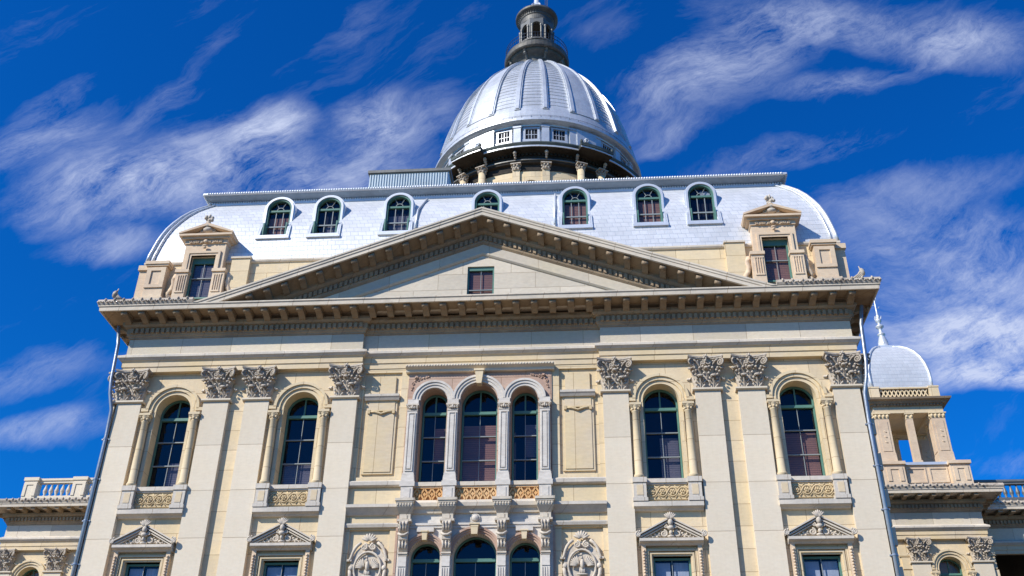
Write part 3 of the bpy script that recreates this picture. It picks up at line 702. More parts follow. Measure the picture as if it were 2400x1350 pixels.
# central bay ------------------------------------------------------------
cw = MB()
cw.archwall(-2.92, -1.03, 16.1, 21.06, 0.25, 0.92, -1.83, 0.54, 16.1, 19.80)
cw.archwall(-1.03, 1.03, 16.1, 21.06, 0.25, 0.92, 0, 0.75, 16.1, 19.76)
cw.archwall(1.03, 2.92, 16.1, 21.06, 0.25, 0.92, 1.83, 0.54, 16.1, 19.80)
for s in (-1, 1):
    a, b = sorted((s*2.92, s*3.0)); cw.box(a, b, 0.22, 0.40, 8, 15.4)
for s in (-1, 1):                                            # scrolls in the corners of the panel
    c = MB()
    for (x, z, r, h) in ((2.62, 20.84, 0.10, 1), (2.42, 20.82, 0.07, -1), (2.72, 20.60, 0.07, -1), (2.76, 20.42, 0.05, 1), (2.2, 20.88, 0.05, 1)):
        cw.spiral((s*x, 0.23, z), r, (1, 0, 0), (0, 0, 1), 1.3, 0.025, hand=s*h, n=14)
    for x, z in ((2.52, 20.74), (2.66, 20.72), (2.3, 20.84), (2.1, 20.9), (2.78, 20.32)): cw.blob((s*x, 0.23, z), (0.05, 0.03, 0.04), 6, 5, rot=x*5)
    cw.blob((s*2.62, 0.18, 20.84), (0.06, 0.06, 0.06))
CEN = part('central_panel', cw, m_pink, B, (0, -0.1, 0))
cv = MB()
for cx, zc, r in ((-1.83, 19.80, 0.86), (0, 19.80, 1.07), (1.83, 19.80, 0.86)):
    for k, (d0, d1, y) in enumerate(((0, 0.09, 0.06), (0.09, 0.2, 0.10), (0.2, 0.31, 0.14))):
        cv.ring(cx, zc+0.003*k, r-d1, r-d0, y+(0.002 if cx == 0 else 0), 0.25)
for s in (-1, 1):
    for cx in (2.65, 1.03):
        a, b = s*cx-0.22, s*cx+0.22; cv.box(a, b, 0.07, 0.25, 19.57, 19.80)
part('arch_moulding', cv, m_marb, CEN)
ks = MB(); ks.prism([(-0.10, 20.42), (0.10, 20.42), (0.17, 20.98), (-0.17, 20.98)], -0.06, 0.25); ks.box(-0.22, 0.22, -0.09, 0.2, 20.98, 21.07)
part('keystone', ks, m_wall, CEN)
crn = MB(); crn.prismx([(0.3, 21.06), (0.10, 21.06), (0.08, 21.16), (0.0, 21.20), (-0.05, 21.24), (-0.06, 21.33), (0.3, 21.33)], -3.04, 3.04)
crn.m = 1
for i in range(52): crn.blob((-2.99+i*0.1172, -0.05, 21.27), (0.045, 0.04, 0.05), 6, 4, rot=0.5*(-1)**i)
part('panel_cornice', crn, [m_pil, m_orn2], CEN)
def cpil():
    c = MB()
    c.box(-0.20, 0.20, 0.04, 0.25, 16.62, 19.31); c.box(-0.15, -0.11, 0.0, 0.04, 16.72, 19.2); c.box(0.11, 0.15, 0.0, 0.04, 16.72, 19.2); c.box(-0.11, 0.11, 0.0, 0.04, 16.72, 16.76); c.box(-0.11, 0.11, 0.0, 0.04, 19.16, 19.2)
    c.box(-0.075, 0.075, 0.0, 0.04, 16.82, 19.1)
    c.box(-0.23, 0.23, 0.0, 0.25, 16.52, 16.62); c.box(-0.26, 0.26, -0.03, 0.25, 16.28, 16.52, 0.02, 0.02); c.box(-0.29, 0.29, -0.06, 0.25, 16.08, 16.28)
    c.box(-0.23, 0.23, -0.03, 0.25, 15.54, 16.08); c.box(-0.13, 0.13, -0.05, -0.03, 15.62, 16.0)
    return c
def ccap():
    c = MB(); c.box(-0.2, 0.2, 0.05, 0.25, 19.31, 19.5); c.box(-0.26, 0.26, -0.03, 0.25, 19.50, 19.57)
    for s in (-1, 1):
        c.spiral((s*0.17, -0.01, 19.44), 0.06, (1, 0, 0), (0, 0, 1), 1.2, 0.02, hand=-s, n=10); c.blob((s*0.08, -0.01, 19.40), (0.05, 0.05, 0.06), 6, 5)
    c.blob((0, -0.02, 19.42), (0.05, 0.05, 0.08)); c.box(-0.21, 0.21, 0.02, 0.25, 19.28, 19.33); return c
def cbracket():
    c = MB()
    c.box(-0.37, 0.37, -0.28, 0.25, 15.43, 15.53); c.box(-0.34, 0.34, -0.24, 0.25, 15.36, 15.43)
    for i in range(6): c.box(-0.30+0.107*i, -0.25+0.107*i, -0.25, -0.20, 15.26, 15.34)
    c.box(-0.32, 0.32, -0.21, 0.25, 15.22, 15.36)
    c.add([(-0.2, 0.0, 14.98), (0.2, 0.0, 14.98), (0.2, 0.25, 14.98), (-0.2, 0.25, 14.98), (-0.32, -0.21, 15.22), (0.32, -0.21, 15.22), (0.32, 0.25, 15.22), (-0.32, 0.25, 15.22)],
          [(0, 3, 2, 1), (4, 5, 6, 7), (0, 1, 5, 4), (1, 2, 6, 5), (2, 3, 7, 6), (3, 0, 4, 7)])
    c.box(-0.21, 0.21, 0.0, 0.25, 14.76, 14.98); c.box(-0.10, 0.10, -0.02, 0.0, 14.80, 14.94); c.box(-0.27, 0.27, -0.10, 0.25, 14.68, 14.76)
    return c
def cconsole():
    c = MB()
    c.prismx([(0.25, 14.68), (-0.10, 14.68), (-0.16, 14.58), (-0.17, 14.44), (-0.12, 14.30), (-0.02, 14.22), (-0.04, 14.16), (-0.12, 14.10), (-0.10, 13.98), (-0.02, 13.92), (-0.05, 13.8), (-0.04, 13.66), (0.04, 13.56), (0.25, 13.44)], -0.16, 0.16)
    c.smooth = True
    for x in (-0.13, 0, 0.13):
        c.tube([(x, -0.12, 14.64), (x*0.95, -0.20, 14.55), (x*0.8, -0.21, 14.42), (x*0.7, -0.15, 14.28)], 0.045, 6, 0.03)
        c.tube([(x, -0.05, 13.92), (x*0.9, -0.10, 13.8), (x*0.8, -0.08, 13.64)], 0.045, 6, 0.03)
    c.tube([(-0.19, -0.1, 14.2), (-0.08, -0.15, 14.13), (0.05, -0.16, 14.12), (0.2, -0.12, 14.22)], 0.05, 6)
    c.smooth = False
    c.box(-0.18, 0.18, -0.02, 0.25, 13.46, 13.52); c.box(-0.17, 0.17, 0.02, 0.25, 13.40, 13.46); return c
def clow():
    c = MB(); c.box(-0.16, 0.16, 0.06, 0.25, 8, 13.40)
    for x in (-0.13, -0.045, 0.045, 0.13): c.box(x-0.018, x+0.018, 0.03, 0.06, 8, 12.95)
    c.box(-0.15, 0.15, 0.03, 0.06, 13.0, 13.38); return c
p0 = None
for cx in (-2.65, -1.03, 1.03, 2.65):
    if p0 is None:
        p0 = part('marble_pilaster', cpil(), m_marb, B, (cx, -0.1, 0))
        part('capital', ccap(), m_orn2, p0); part('bracket', cbracket(), m_fascia, p0); part('console', cconsole(), m_orn2, p0); part('fluted_shaft', clow(), m_marb, p0)
    else: clone(p0, B, (cx, -0.1, 0))
# sills, ledges and grey wall between brackets
for a, b in ((-2.42, -1.28), (-0.78, 0.78), (1.28, 2.42)):
    cs = MB(); cs.box(a, b, 0.12, 0.88, 16.14, 16.30); cs.box(a, b, 0.18, 0.30, 16.08, 16.14)
    cs.prismx([(0.35, 15.06), (0.16, 15.06), (0.12, 15.2), (0.0, 15.28), (-0.02, 15.42), (0.06, 15.54), (0.35, 15.54)], a-0.1, b+0.1)
    part('ledge', cs, m_fascia, CEN)
lw = MB()
for x0, x1, cx, hw in ((-2.92, -1.03, -1.86, 0.58), (-1.03, 1.03, 0, 0.82), (1.03, 2.92, 1.86, 0.58)):
    lw.archwall(x0, x1, 8, 15.06, 0.25, 0.85, cx, hw, 8, 13.48)
lw.box(-2.92, 2.92, 0.25, 0.60, 15.06, 16.1)
lw.box(-2.92, 2.92, 0.16, 0.25, 14.60, 14.68); lw.box(-2.92, 2.92, 0.20, 0.25, 14.5, 14.60)
for cx in (-1.86, 1.86): lw.box(cx-0.32, cx+0.32, 0.10, 0.25, 14.33, 14.52)
part('lower_spandrel_wall', lw, m_marb, CEN)
mdl = MB(); mdl.smooth = True; mdl.lathe([(0.0, -0.12), (0.10, -0.11), (0.14, -0.06), (0.15, 0.0)], 0, 0, 16)
mdl.tube([(0.17*math.cos(t*PI/10), 0.17*math.sin(t*PI/10), -0.02) for t in range(21)], 0.025, 6)
mo_ = part('medallion', mdl, m_marb, CEN, (0, 0.23, 14.86)); mo_.rotation_euler = (-PI/2, 0, 0); mo_.rotation_euler = (PI/2, 0, 0); mo_.scale = (1, 1, -1)
la = MB()
for cx, r in ((-1.86, 0.58), (0, 0.82), (1.86, 0.58)):
    for d0, d1, y in ((0, 0.07, 0.20), (0.07, 0.14, 0.15), (0.14, 0.22, 0.10)): la.ring(cx, 13.48, r+d0, r+d1, y, 0.25 if d0 > 0 else 0.45)
part('lower_arch_moulding', la, m_pink, CEN)
for cx, zt, zb, wd in ((-1.86, 14.33, 13.98, 0.11), (0, 14.60, 14.18, 0.15), (1.86, 14.33, 13.98, 0.11)):
    lk = MB(); lk.prism([(cx-wd*0.75, zb), (cx+wd*0.75, zb), (cx+wd, zt-0.05), (cx-wd, zt-0.05)], -0.02, 0.25); lk.box(cx-wd-0.04, cx+wd+0.04, -0.05, 0.25, zt-0.05, zt)
    part('keystone', lk, m_wall, CEN)
def lattice(x0, x1):
    l_ = MB(); z0, z1 = 15.56, 16.08; l_.box(x0, x1, 0.24, 0.27, z0, z1); n = max(2, round((x1-x0)/0.28)); st = (x1-x0)/n; mz = (z0+z1)/2
    for i in range(n):
        cx = x0+st*(i+0.5)
        for d in (1, -1):
            for (a, b) in (((cx-st/2, mz), (cx, mz+d*0.24)), ((cx, mz+d*0.24), (cx+st/2, mz))):
                dx, dz = b[0]-a[0], b[1]-a[1]; ln = math.hypot(dx, dz); nx, nz = -dz/ln*0.03, dx/ln*0.03
                l_.prism([(a[0]-nx, a[1]-nz), (b[0]-nx, b[1]-nz), (b[0]+nx, b[1]+nz), (a[0]+nx, a[1]+nz)], 0.17+0.002*d, 0.25)
        l_.prism([(cx-0.07, mz), (cx, mz-0.09), (cx+0.07, mz), (cx, mz+0.09)], 0.18, 0.24)
    l_.box(x0, x1, 0.16, 0.24, z1-0.03, z1); l_.box(x0, x1, 0.16, 0.24, z0, z0+0.03)
    return l_
for a, b in ((-2.42, -1.27), (-0.80, 0.80), (1.27, 2.42)): part('lattice_panel', lattice(a, b), m_tan, CEN)

# flat panels, string courses and eagle cartouches beside the centre ------
def cartouche():
    c = MB()
    pts = []
    for i in range(13):
        a = PI*i/12; pts.append((0.62*math.cos(a), 0.20, 13.45+0.62*math.sin(a)))
    c.smooth = True
    c.tube([(0.72, 0.2, 13.30)]+[(0.66, 0.2, 13.38)]+pts[1:5], 0.06, 8); c.tube(pts[8:12]+[(-0.66, 0.2, 13.38), (-0.72, 0.2, 13.30)], 0.06, 8)
    c.tube([(0.5*math.cos(PI*i/12), 0.16, 13.0+0.62*math.sin(PI*i/12)) for i in range(-4, 17)], 0.045, 8)
    c.tube([(0.66*math.cos(PI*i/12), 0.2, 12.95+0.85*math.sin(PI*i/12)) for i in range(-12, 1)], 0.07, 8)
    c.smooth = False
    c.prism([(0.68*math.cos(PI*i/12), 13.0+0.95*math.sin(PI*i/12)) for i in range(24)], 0.24, 0.40)
    for s in (-1, 1):
        c.spiral((s*0.17, 0.12, 13.80), 0.13, (1, 0, 0), (0, 0, 1), 1.6, 0.04, hand=s, a0=PI/2)
        c.blob((s*0.62, 0.18, 13.02), (0.10, 0.08, 0.11)); c.box(min(s*0.62, s*0.8), max(s*0.62, s*0.8), 0.16, 0.30, 13.28, 13.36)
        c.spiral((s*0.42, 0.14, 12.42), 0.14, (1, 0, 0), (0, 0, 1), 1.6, 0.045, hand=-s, a0=PI/2)
        for k in range(7):                                   # wing feathers
            a = 0.25+0.22*k; ln = 0.24-0.01*k
            c.blob((s*(0.10+0.22*math.sin(a)), 0.12, 13.16+0.20*math.cos(a)-0.14), (0.04, 0.045, ln*0.75), 6, 6, rot=s*(a*0.9))
    for k in range(7):
        t = (k-3)/3; c.blob((0.19*math.sin(t*1.1), 0.14, 14.00+0.19*math.cos(t*1.1)), (0.055, 0.06, 0.15), 6, 6, rot=t*1.1)
    c.blob((0.01, 0.10, 13.08), (0.085, 0.11, 0.22)); c.blob((-0.02, 0.04, 13.38), (0.055, 0.07, 0.065)); c.blob((-0.01, 0.06, 13.29), (0.05, 0.07, 0.08)); c.blob((-0.08, 0.0, 13.37), (0.05, 0.03, 0.02), 6, 5)
    c.blob((0, 0.13, 12.84), (0.09, 0.07, 0.13)); c.blob((0.0, 0.15, 12.70), (0.22, 0.07, 0.05))
    for s in (-1, 1): c.blob((s*0.07, 0.12, 12.84), (0.04, 0.05, 0.12))
    return c
for s in (-1, 1):
    fp_ = MB()
    fp_.m = 0
    fp_.box(-0.53, 0.53, 0.30, 0.40, 16.82, 19.9); fp_.box(-0.62, 0.62, 0.33, 0.40, 16.74, 19.9); fp_.box(-0.50, 0.50, 0.32, 0.40, 20.14, 20.98)
    o = part('flat_panel', fp_, m_warm, B, (s*3.96, -0.1, 0))
    ld = MB(); ld.prismx([(0.4, 19.88), (0.22, 19.88), (0.16, 19.98), (0.12, 20.02), (0.12, 20.12), (0.4, 20.14)], -0.70, 0.70); part('ledge', ld, m_band, o)
    sw = MB(); sw.smooth = True
    sw.tube([(-0.50, 0.28, 19.40), (-0.25, 0.26, 19.38), (0, 0.24, 19.28), (0.25, 0.26, 19.38), (0.50, 0.28, 19.40)], 0.045, 6); sw.smooth = False
    sw.box(-0.50, 0.50, 0.24, 0.33, 19.40, 19.45)
    for t in (-1, 1): sw.spiral((t*0.14, 0.26, 19.36), 0.06, (1, 0, 0), (0, 0, 1), 1.3, 0.022, hand=t, n=12); sw.box(t*0.5-0.05, t*0.5+0.05, 0.22, 0.33, 19.30, 19.46)
    part('swag', sw, m_ros, o)
    a, b = sorted((s*2.93, s*4.955))
    st = MB()
    st.prismx([(0.32, 16.18), (0.20, 16.18), (0.14, 16.22), (0.12, 16.36), (WY, 16.42)], a, b)
    st.prismx([(0.32, 15.02), (0.22, 15.04), (0.14, 15.14), (0.02, 15.26), (-0.02, 15.28), (-0.02, 15.40), (WY, 15.44)], a, b)
    st.prismx([(0.32, 14.56), (0.2, 14.56), (0.16, 14.66), (0.16, 14.70), (WY, 14.72)], a, b)
    part('string_course', st, m_band, B, (0, -0.1, 0))
    part('eagle_cartouche', cartouche(), m_orn2, B, (s*3.97, -0.03, 0))

# attic storey -------------------------------------------------------------
at = MB(); at.box(-15.3, 15.3, 0.30, DEPTH, 23.87, 26.95); at.box(-15.2, 15.2, 0.6, DEPTH, 26.95, 27.1)
for s in (-1, 1): a, b = sorted((s*10.47, s*11.30)); at.box(a, b, 0.08, 0.3, 23.87, 27.02)
ATT = part('attic_wall', at, m_wall, B)
ac = MB(); ac.plan([(-15.3, DEPTH), (-15.3, 0.3), (15.3, 0.3), (15.3, DEPTH)], [(-0.05, 26.90), (0.06, 26.90), (0.10, 26.96), (0.10, 27.04), (-0.2, 27.12)])
for s in (-1, 1): a, b = sorted((s*10.42, s*11.35)); ac.box(a, b, 0.02, 0.3, 27.02, 27.11)
part('coping', ac, m_fascia, ATT)
for s in (-1, 1):
    pb = MB()
    for (x0, x1, y0) in ((14.15, 15.0, -0.08), ):
        a, b = sorted((s*x0, s*x1)); pb.box(a, b, y0, 0.3, 24.95, 26.62)
        pb.box(a-0.08, b+0.08, y0-0.08, 0.3, 26.62, 26.70); pb.box(a-0.12, b+0.12, y0-0.13, 0.3, 26.70, 26.86)
        pb.box(a-0.10, b+0.10, y0-0.1, 0.3, 24.7, 24.98)
        for p_ in ((a, a+0.2), (b-0.2, b)): pb.box(p_[0], p_[1], y0-0.06, y0, 25.5, 26.55)
        pb.box(a+0.2, b-0.2, y0-0.06, y0, 26.38, 26.55); pb.box(a+0.2, b-0.2, y0-0.06, y0, 25.5, 25.66)
    a, b = sorted((s*15.0, s*15.52)); pb.box(a, b, 0.22, DEPTH-0.1, 24.0, 26.6); pb.box(a-0.05, b+0.05, 0.12, DEPTH-0.1, 26.6, 26.85)
    part('parapet_block', pb, m_dorm, ATT)

# silver mansard roof ----------------------------------------------------------
RP = [(0, 27.1), (0.04, 27.5), (0.11, 27.95), (0.18, 28.35), (0.21, 28.5), (0.27, 28.76), (0.39, 29.2), (0.56, 29.65), (0.78, 30.15), (1.05, 30.64), (1.38, 31.1), (1.75, 31.55)]
def roofy(z):
    for (o0, z0), (o1, z1) in zip(RP, RP[1:]):
        if z0 <= z <= z1: return 0.3+o0+(o1-o0)*(z-z0)/(z1-z0)
    return 0.3 if z < 27.1 else 2.05
DCX = (-9.78, -7.42, -4.12, 0.0, 4.05, 7.40, 9.78)
cuts = sorted([c-0.58 for c in DCX]+[c+0.58 for c in DCX]); nc = len(cuts)+4; v = []; f = []
for o, z in RP:
    X = 15.3-o; v += [(-X, DEPTH, z), (-X, 0.3+o, z)]+[(c, 0.3+o, z) for c in cuts]+[(X, 0.3+o, z), (X, DEPTH, z)]
for j in range(len(RP)-1):
    for i in range(nc-1):
        if i >= 2 and i % 2 == 0 and i <= nc-4 and 28.45 < (RP[j][1]+RP[j+1][1])/2 < 30.7: continue   # openings behind the dormers
        f.append((nc*j+i, nc*j+i+1, nc*(j+1)+i+1, nc*(j+1)+i))
rm_ = MB(); rm_.add(v, f); rm_.box(-13.5, 13.5, 2.0, DEPTH, 31.5, 31.6); rm_.box(-15.2, 15.2, DEPTH-0.2, DEPTH, 27, 31.5, 1.5, 0)
ROOF = part('mansard_roof', rm_, m_tile, B)
hp = MB(); hp.smooth = True
for s in (-1, 1):
    hp.tube([(s*(15.32-o), 0.28+o, z) for o, z in RP], 0.085, 8)
    hp.tube([(s*(15.06-o), 0.24+o, z) for o, z in RP], 0.04, 6)
part_sides('hip_rib', hp, m_sil, ROOF)
tcn_ = MB(); pth = [(-13.45, DEPTH), (-13.45, 2.0), (13.45, 2.0), (13.45, DEPTH)]
tcn_.plan(pth, [(-0.3, 31.28), (0.03, 31.28), (0.05, 31.36), (0.12, 31.40), (0.12, 31.52), (-0.3, 31.52)]); tcn_.plan(pth, [(-0.3, 31.76), (0.43, 31.76), (0.50, 31.80), (0.50, 31.88), (-0.3, 31.95)])
ROOFC = MB().plan(pth, [(-0.3, 31.521), (0.03, 31.521), (0.05, 31.60), (0.16, 31.64), (0.34, 31.70), (0.44, 31.758), (-0.3, 31.759)])
for i in range(230):
    x = -13.7+27.4*i/229; tcn_.blob((x, 1.50, 31.83), (0.055, 0.06, 0.075), 6, 4); tcn_.blob((x, 1.90, 31.56), (0.05, 0.05, 0.05), 6, 4)
for s in (-1, 1):
    for i in range(40): tcn_.blob((s*13.95, 1.6+0.12*i, 31.83), (0.06, 0.055, 0.075), 6, 4)
part('roof_cornice', tcn_, m_sil, ROOF); part('cove', ROOFC, m_cove, ROOF)
dk = MB(); dk.box(-13.4, 13.4, 2.1, DEPTH, 31.951, 32.0); part('roof_deck', dk, m_sild, ROOF)
st = MB(); st.smooth = True
for x0, x1 in ((-2.95, -3.22), (3.12, 3.12)):
    st.tube([(x0, roofy(31.2)-0.1, 31.2), (x1, roofy(30.0)-0.1, 30.0), (x1*1.0, roofy(28.6)-0.1, 28.6)], 0.05, 8)
part_sides('roof_pipe', st, m_sil, ROOF)

# round-headed dormers
def dormer(cx):
    d = MB(); zc = 30.27; hw = 0.58; yf = 0.80; yw = 1.0
    def band(hi, ho, y0_, zk=29.45):
        d.ring(0, zc, hi, ho, y0_, roofy(31.0)+0.4, n=24)
        for s in (-1, 1):
            a, b = sorted((s*hi, s*ho)); d.box(a, b, y0_, 2.1, zk, zc)
            # flares out over the roof slope below the kink
            vs = []
            for z in (zk, 29.1, 28.76, 28.4):
                y = min(y0_, roofy(z)-0.08) if z < zk-0.2 else y0_
                if z == zk: y = y0_
                else: y = roofy(z)-0.07
                e = (zk-z)*0.03
                vs.append((z, y, e))
            for (z1_, y1_, e1), (z2_, y2_, e2) in zip(vs, vs[1:]):
                A, Bq = (s*(hi+e1), s*(ho+e1)), (s*(hi+e2), s*(ho+e2))
                d.add([(A[0], y1_, z1_), (A[1], y1_, z1_), (A[1], y1_+0.9, z1_), (A[0], y1_+0.9, z1_), (Bq[0], y2_, z2_), (Bq[1], y2_, z2_), (Bq[1], y2_+0.9, z2_), (Bq[0], y2_+0.9, z2_)],
                      [(0, 3, 2, 1), (4, 5, 6, 7), (0, 1, 5, 4), (1, 2, 6, 5), (2, 3, 7, 6), (3, 0, 4, 7)])
        return d
    band(hw, hw+0.10, yf); band(hw+0.08, hw+0.16, yf+0.06)
    d.box(-hw-0.2, hw+0.2, roofy(28.4)-0.12, roofy(28.4)+0.9, 28.30, 28.42); d.box(-hw-0.12, hw+0.12, roofy(28.4)-0.09, 1.4, 28.42, 28.50)
    d.ring(0, zc, 0.0, hw+0.17, 1.15, 2.3, n=20)          # solid barrel behind the window
    o = part('dormer', d, m_sil, B, (cx, 0, 0))
    return o
dcol = {-9.78: ((-0.5, 0.5, 28.5, 29.9, m_blind),), -7.42: ((-0.1, 0.45, 28.5, 29.4, m_gblind),), -4.12: ((-0.5, 0.5, 28.5, 29.8, m_gblind),), 0.0: (), 4.05: ((-0.5, 0.5, 28.5, 30.1, m_blind),), 7.40: ((-0.5, 0.5, 28.5, 30.1, m_blind),), 9.78: ((0.0, 0.45, 30.3, 30.6, m_curt),)}
for cx, bb in dcol.items():
    o = dormer(cx)
    fr = MB(); h0 = 28.5; zc = 30.27; fw = 0.07
    fr.box(-0.58, -0.50, 0.86, 1.06, h0, zc); fr.box(0.50, 0.58, 0.86, 1.06, h0, zc); fr.ring(0, zc, 0.50, 0.58, 0.86, 1.06, n=20); fr.box(-0.5, 0.5, 0.93, 1.06, zc-0.10, zc); fr.box(-0.5, 0.5, 0.96, 1.06, h0, h0+0.06)
    for s in (-1, 1): a, b = sorted((s*0.50, s*0.56)); fr.box(a, b, 0.55, 0.86, h0, 29.3)
    part('window_frame', fr, m_green, o)
    sb = MB()
    for x in (-0.17, 0.17): sb.box(x-0.018, x+0.018, 0.97, 1.0, h0+0.06, zc-0.1)
    sb.box(-0.5, 0.5, 0.95, 1.0, 29.30, 29.36); sb.ring(0, zc, 0.15, 0.18, 0.97, 1.0, n=12)
    for a in (62, 118):
        c, s_ = math.cos(math.radians(a)), math.sin(math.radians(a)); sb.tube([(0.18*c, 0.985, zc+0.18*s_), (0.5*c, 0.985, zc+0.5*s_)], 0.018, 5)
    part('sash_bars', sb, m_sash, o)
    gp = MB(); gp.add([(-0.5, 1.02, h0), (0.5, 1.02, h0)]+[(0.5*math.cos(PI*i/16), 1.02, zc+0.5*math.sin(PI*i/16)) for i in range(17)], [list(range(19))]); part('glass_pane', gp, m_glass, o)
    bk = MB(); bk.box(-0.5, 0.5, 1.13, 1.14, h0, zc+0.5); part('interior', bk, m_dark, o)
    for (a, b, z0_, z1_, m) in bb: part('blind', MB().box(a, b, 1.08, 1.09, z0_, z1_), m, o)

# stone dormers ------------------------------------------------------------------
def stone_dormer(cx, bb):
    d = MB(); y = -0.10
    for s in (-1, 1):
        a, b = sorted((s*0.56, s*0.93)); d.box(a, b, y, 1.8, 26.37, 27.12)
        a, b = sorted((s*0.56, s*1.10)); d.box(a, b, y-0.03, 1.0, 24.0, 26.22); d.box(a-0.04, b+0.04, y-0.1, 1.0, 26.22, 26.37)
        for k in range(4):
            x = s*(0.66+0.1*k); d.box(x-0.018, x+0.018, y-0.07, y-0.03, 25.25, 26.05)
        a, b = sorted((s*0.62, s*1.0)); d.box(a, b, y-0.07, y-0.03, 26.05, 26.12); d.box(a, b, y-0.07, y-0.03, 25.18, 25.25)
    d.box(-0.93, 0.93, y, 1.8, 27.12, 27.75); d.box(-0.56, 0.56, 0.2, 1.0, 24.0, 25.0)
    for r0, r1, yy in ((0.56, 0.66, y-0.04), (0.66, 0.76, y-0.08)):
        for s in (-1, 1): a, b = sorted((s*r0, s*r1)); d.box(a, b, yy, y+0.1, 26.37, 27.12+(r1-0.56))
        d.box(-r0, r0, yy, y+0.1, 27.12+(r0-0.56), 27.12+(r1-0.56))
    # entablature and little pediment
    d.box(-0.97, 0.97, y-0.06, 1.8, 27.75, 27.95); d.box(-1.10, 1.10, y-0.18, 1.8, 27.95, 28.05); d.box(-1.22, 1.22, y-0.3, 1.8, 28.05, 28.15)
    d.prism([(-0.95, 28.15), (0.95, 28.15), (0, 28.52)], y-0.08, 1.9)
    for s in (-1, 1):
        p = [(s*1.24, 28.15), (s*1.24, 28.24), (0, 28.72), (0, 28.58)]; d.prism(p if s > 0 else p[::-1], y-0.32, 2.0)
    o = part('stone_dormer', d, m_dorm, B, (cx, 0, 0))
    om = m_orn2 if cx > 0 else m_dorm
    c = MB()
    c.blob((0, y-0.15, 28.42), (0.24, 0.16, 0.13)); c.blob((0, y-0.2, 28.6), (0.17, 0.14, 0.11)); c.blob((0, y-0.2, 28.75), (0.11, 0.11, 0.09))
    for k in range(11):
        a = k*2.4; r = 0.08+0.07*(k % 2); c.blob((r*math.cos(a)*1.15, y-0.2+0.06*math.sin(a*2), 28.97+r*math.sin(a)), (0.085, 0.09, 0.09), 6, 5)
    c.blob((0, y-0.2, 29.16), (0.06, 0.07, 0.10), 6, 5)
    for s in (-1, 1): c.spiral((s*0.28, y-0.12, 28.42), 0.11, (1, 0, 0), (0, 0, 1), 1.4, 0.035, hand=s, n=14)
    part('urn_finial', c, m_orn2, o)
    c = MB()
    for s in (-1, 1):
        for j, (x, h) in enumerate(((0.18, 1), (0.36, -1), (0.52, 1), (0.68, -1))): c.spiral((s*x, y-0.10, 27.83), 0.075, (1, 0, 0), (0, 0, 1), 1.3, 0.028, hand=h*s, n=12)
        for j in range(7): c.blob((s*(0.12+0.1*j), y-0.09, 27.83+0.05*(-1)**j), (0.03, 0.03, 0.03), 5, 4)
    c.blob((0, y-0.12, 27.83), (0.11, 0.07, 0.09)); c.blob((0, y-0.14, 27.58), (0.12, 0.06, 0.05)); c.blob((0, y-0.12, 27.48), (0.08, 0.06, 0.06))
    c.box(-0.76, 0.76, y-0.07, y-0.055, 27.755, 27.92)
    part('carved_frieze', c, m_dorm, o)
    for s in (-1, 1):
        c = MB(); c.smooth = True
        c.tube([(s*1.18, 0.15, 26.25), (s*1.24, 0.12, 26.0), (s*1.20, 0.12, 25.75), (s*1.28, 0.12, 25.5), (s*1.40, 0.12, 25.3), (s*1.36, 0.12, 25.12), (s*1.22, 0.12, 25.1)], 0.13, 8, 0.10)
        part('scroll_bracket', c, m_dorm, o)
    return o
for cx, bb in ((-12.55, m_gblind), (12.58, m_blind)):
    stone_dormer(cx, None)
    sash_window('square_window', cx, 0.55, 25.0, 27.12, 0.12, False, None, (26.05,), blinds=((-0.5, 0.5, 25.05, 26.8, bb),), headb=0.22, boff=0.12)
    part('interior_wall', MB().box(cx-0.55, cx+0.55, 0.6-0.33, 0.62-0.33, 25.0, 27.12), m_dark, B)
# tympanum window
sash_window('square_window', -0.08, 0.58, 23.9, 26.12, 0.03, False, None, (24.95,), blinds=((-0.5, 0.5, 23.95, 26.0, m_blind),), headb=0.10, boff=0.14)

# downspouts ---------------------------------------------------------------------
for s in (-1, 1):
    dp = MB(); dp.smooth = True
    dp.tube([(s*15.62, -0.22, 23.5), (s*15.46, -0.22, 22.6), (s*15.40, -0.22, 21.4), (s*15.36, -0.25, 20.9), (s*15.28, -0.22, 20.3), (s*15.12, -0.1, 19.6), (s*15.10, -0.05, 18.5), (s*15.10, -0.05, 0.1)], 0.075, 12)
    dp.smooth = False
    for z in (18.3, 16.6, 14.9, 13.2): dp.lathe([(0.075, z), (0.092, z), (0.092, z+0.06), (0.075, z+0.06)], s*15.10, -0.05, 12); dp.box(s*15.10-0.16, s*15.10+0.16, -0.04, 0.03, z, z+0.05)
    part('downspout', dp, m_pipe, B)
    

# dome, drum and lantern -----------------------------------------------------------
DX, DY = 0.0, 45.0
def ang(a): return 270+a                                   # a=0 faces the camera
dr = MB(); dr.lathe([(10.1, 40), (10.1, 60.0)], DX, DY, 96)
DRUM = part('drum', dr, m_wall, B)
def rbox(mb, a, r0, r1, wd, z0, z1):
    """box facing outward on the round; a in degrees from the front"""
    t = math.radians(ang(a)); o = Vector((math.cos(t), math.sin(t))); e = Vector((-o.y, o.x))*wd/2; c = Vector((DX, DY))
    mb.prismz([tuple(c+o*r0-e), tuple(c+o*r0+e), tuple(c+o*r1+e), tuple(c+o*r1-e)], z0, z1)
fz = MB(); fz.lathe([(9.9, 59.3), (10.16, 59.3), (10.16, 59.95), (10.45, 60.0), (10.5, 60.12), (10.5, 60.5), (10.42, 60.55), (10.42, 60.92), (10.7, 61.08), (9.9, 61.08)], DX, DY, 96)
for i in range(180): rbox(fz, i*2, 10.4, 10.62, 0.18, 60.74, 60.98)
part('drum_frieze', fz, m_dshade, DRUM)
wl = MB(); wl.lathe([(10.4, 60.16), (10.60, 60.20), (10.60, 60.30), (10.4, 60.36)], DX, DY, 96)
part('drum_band', wl, m_sild, DRUM)
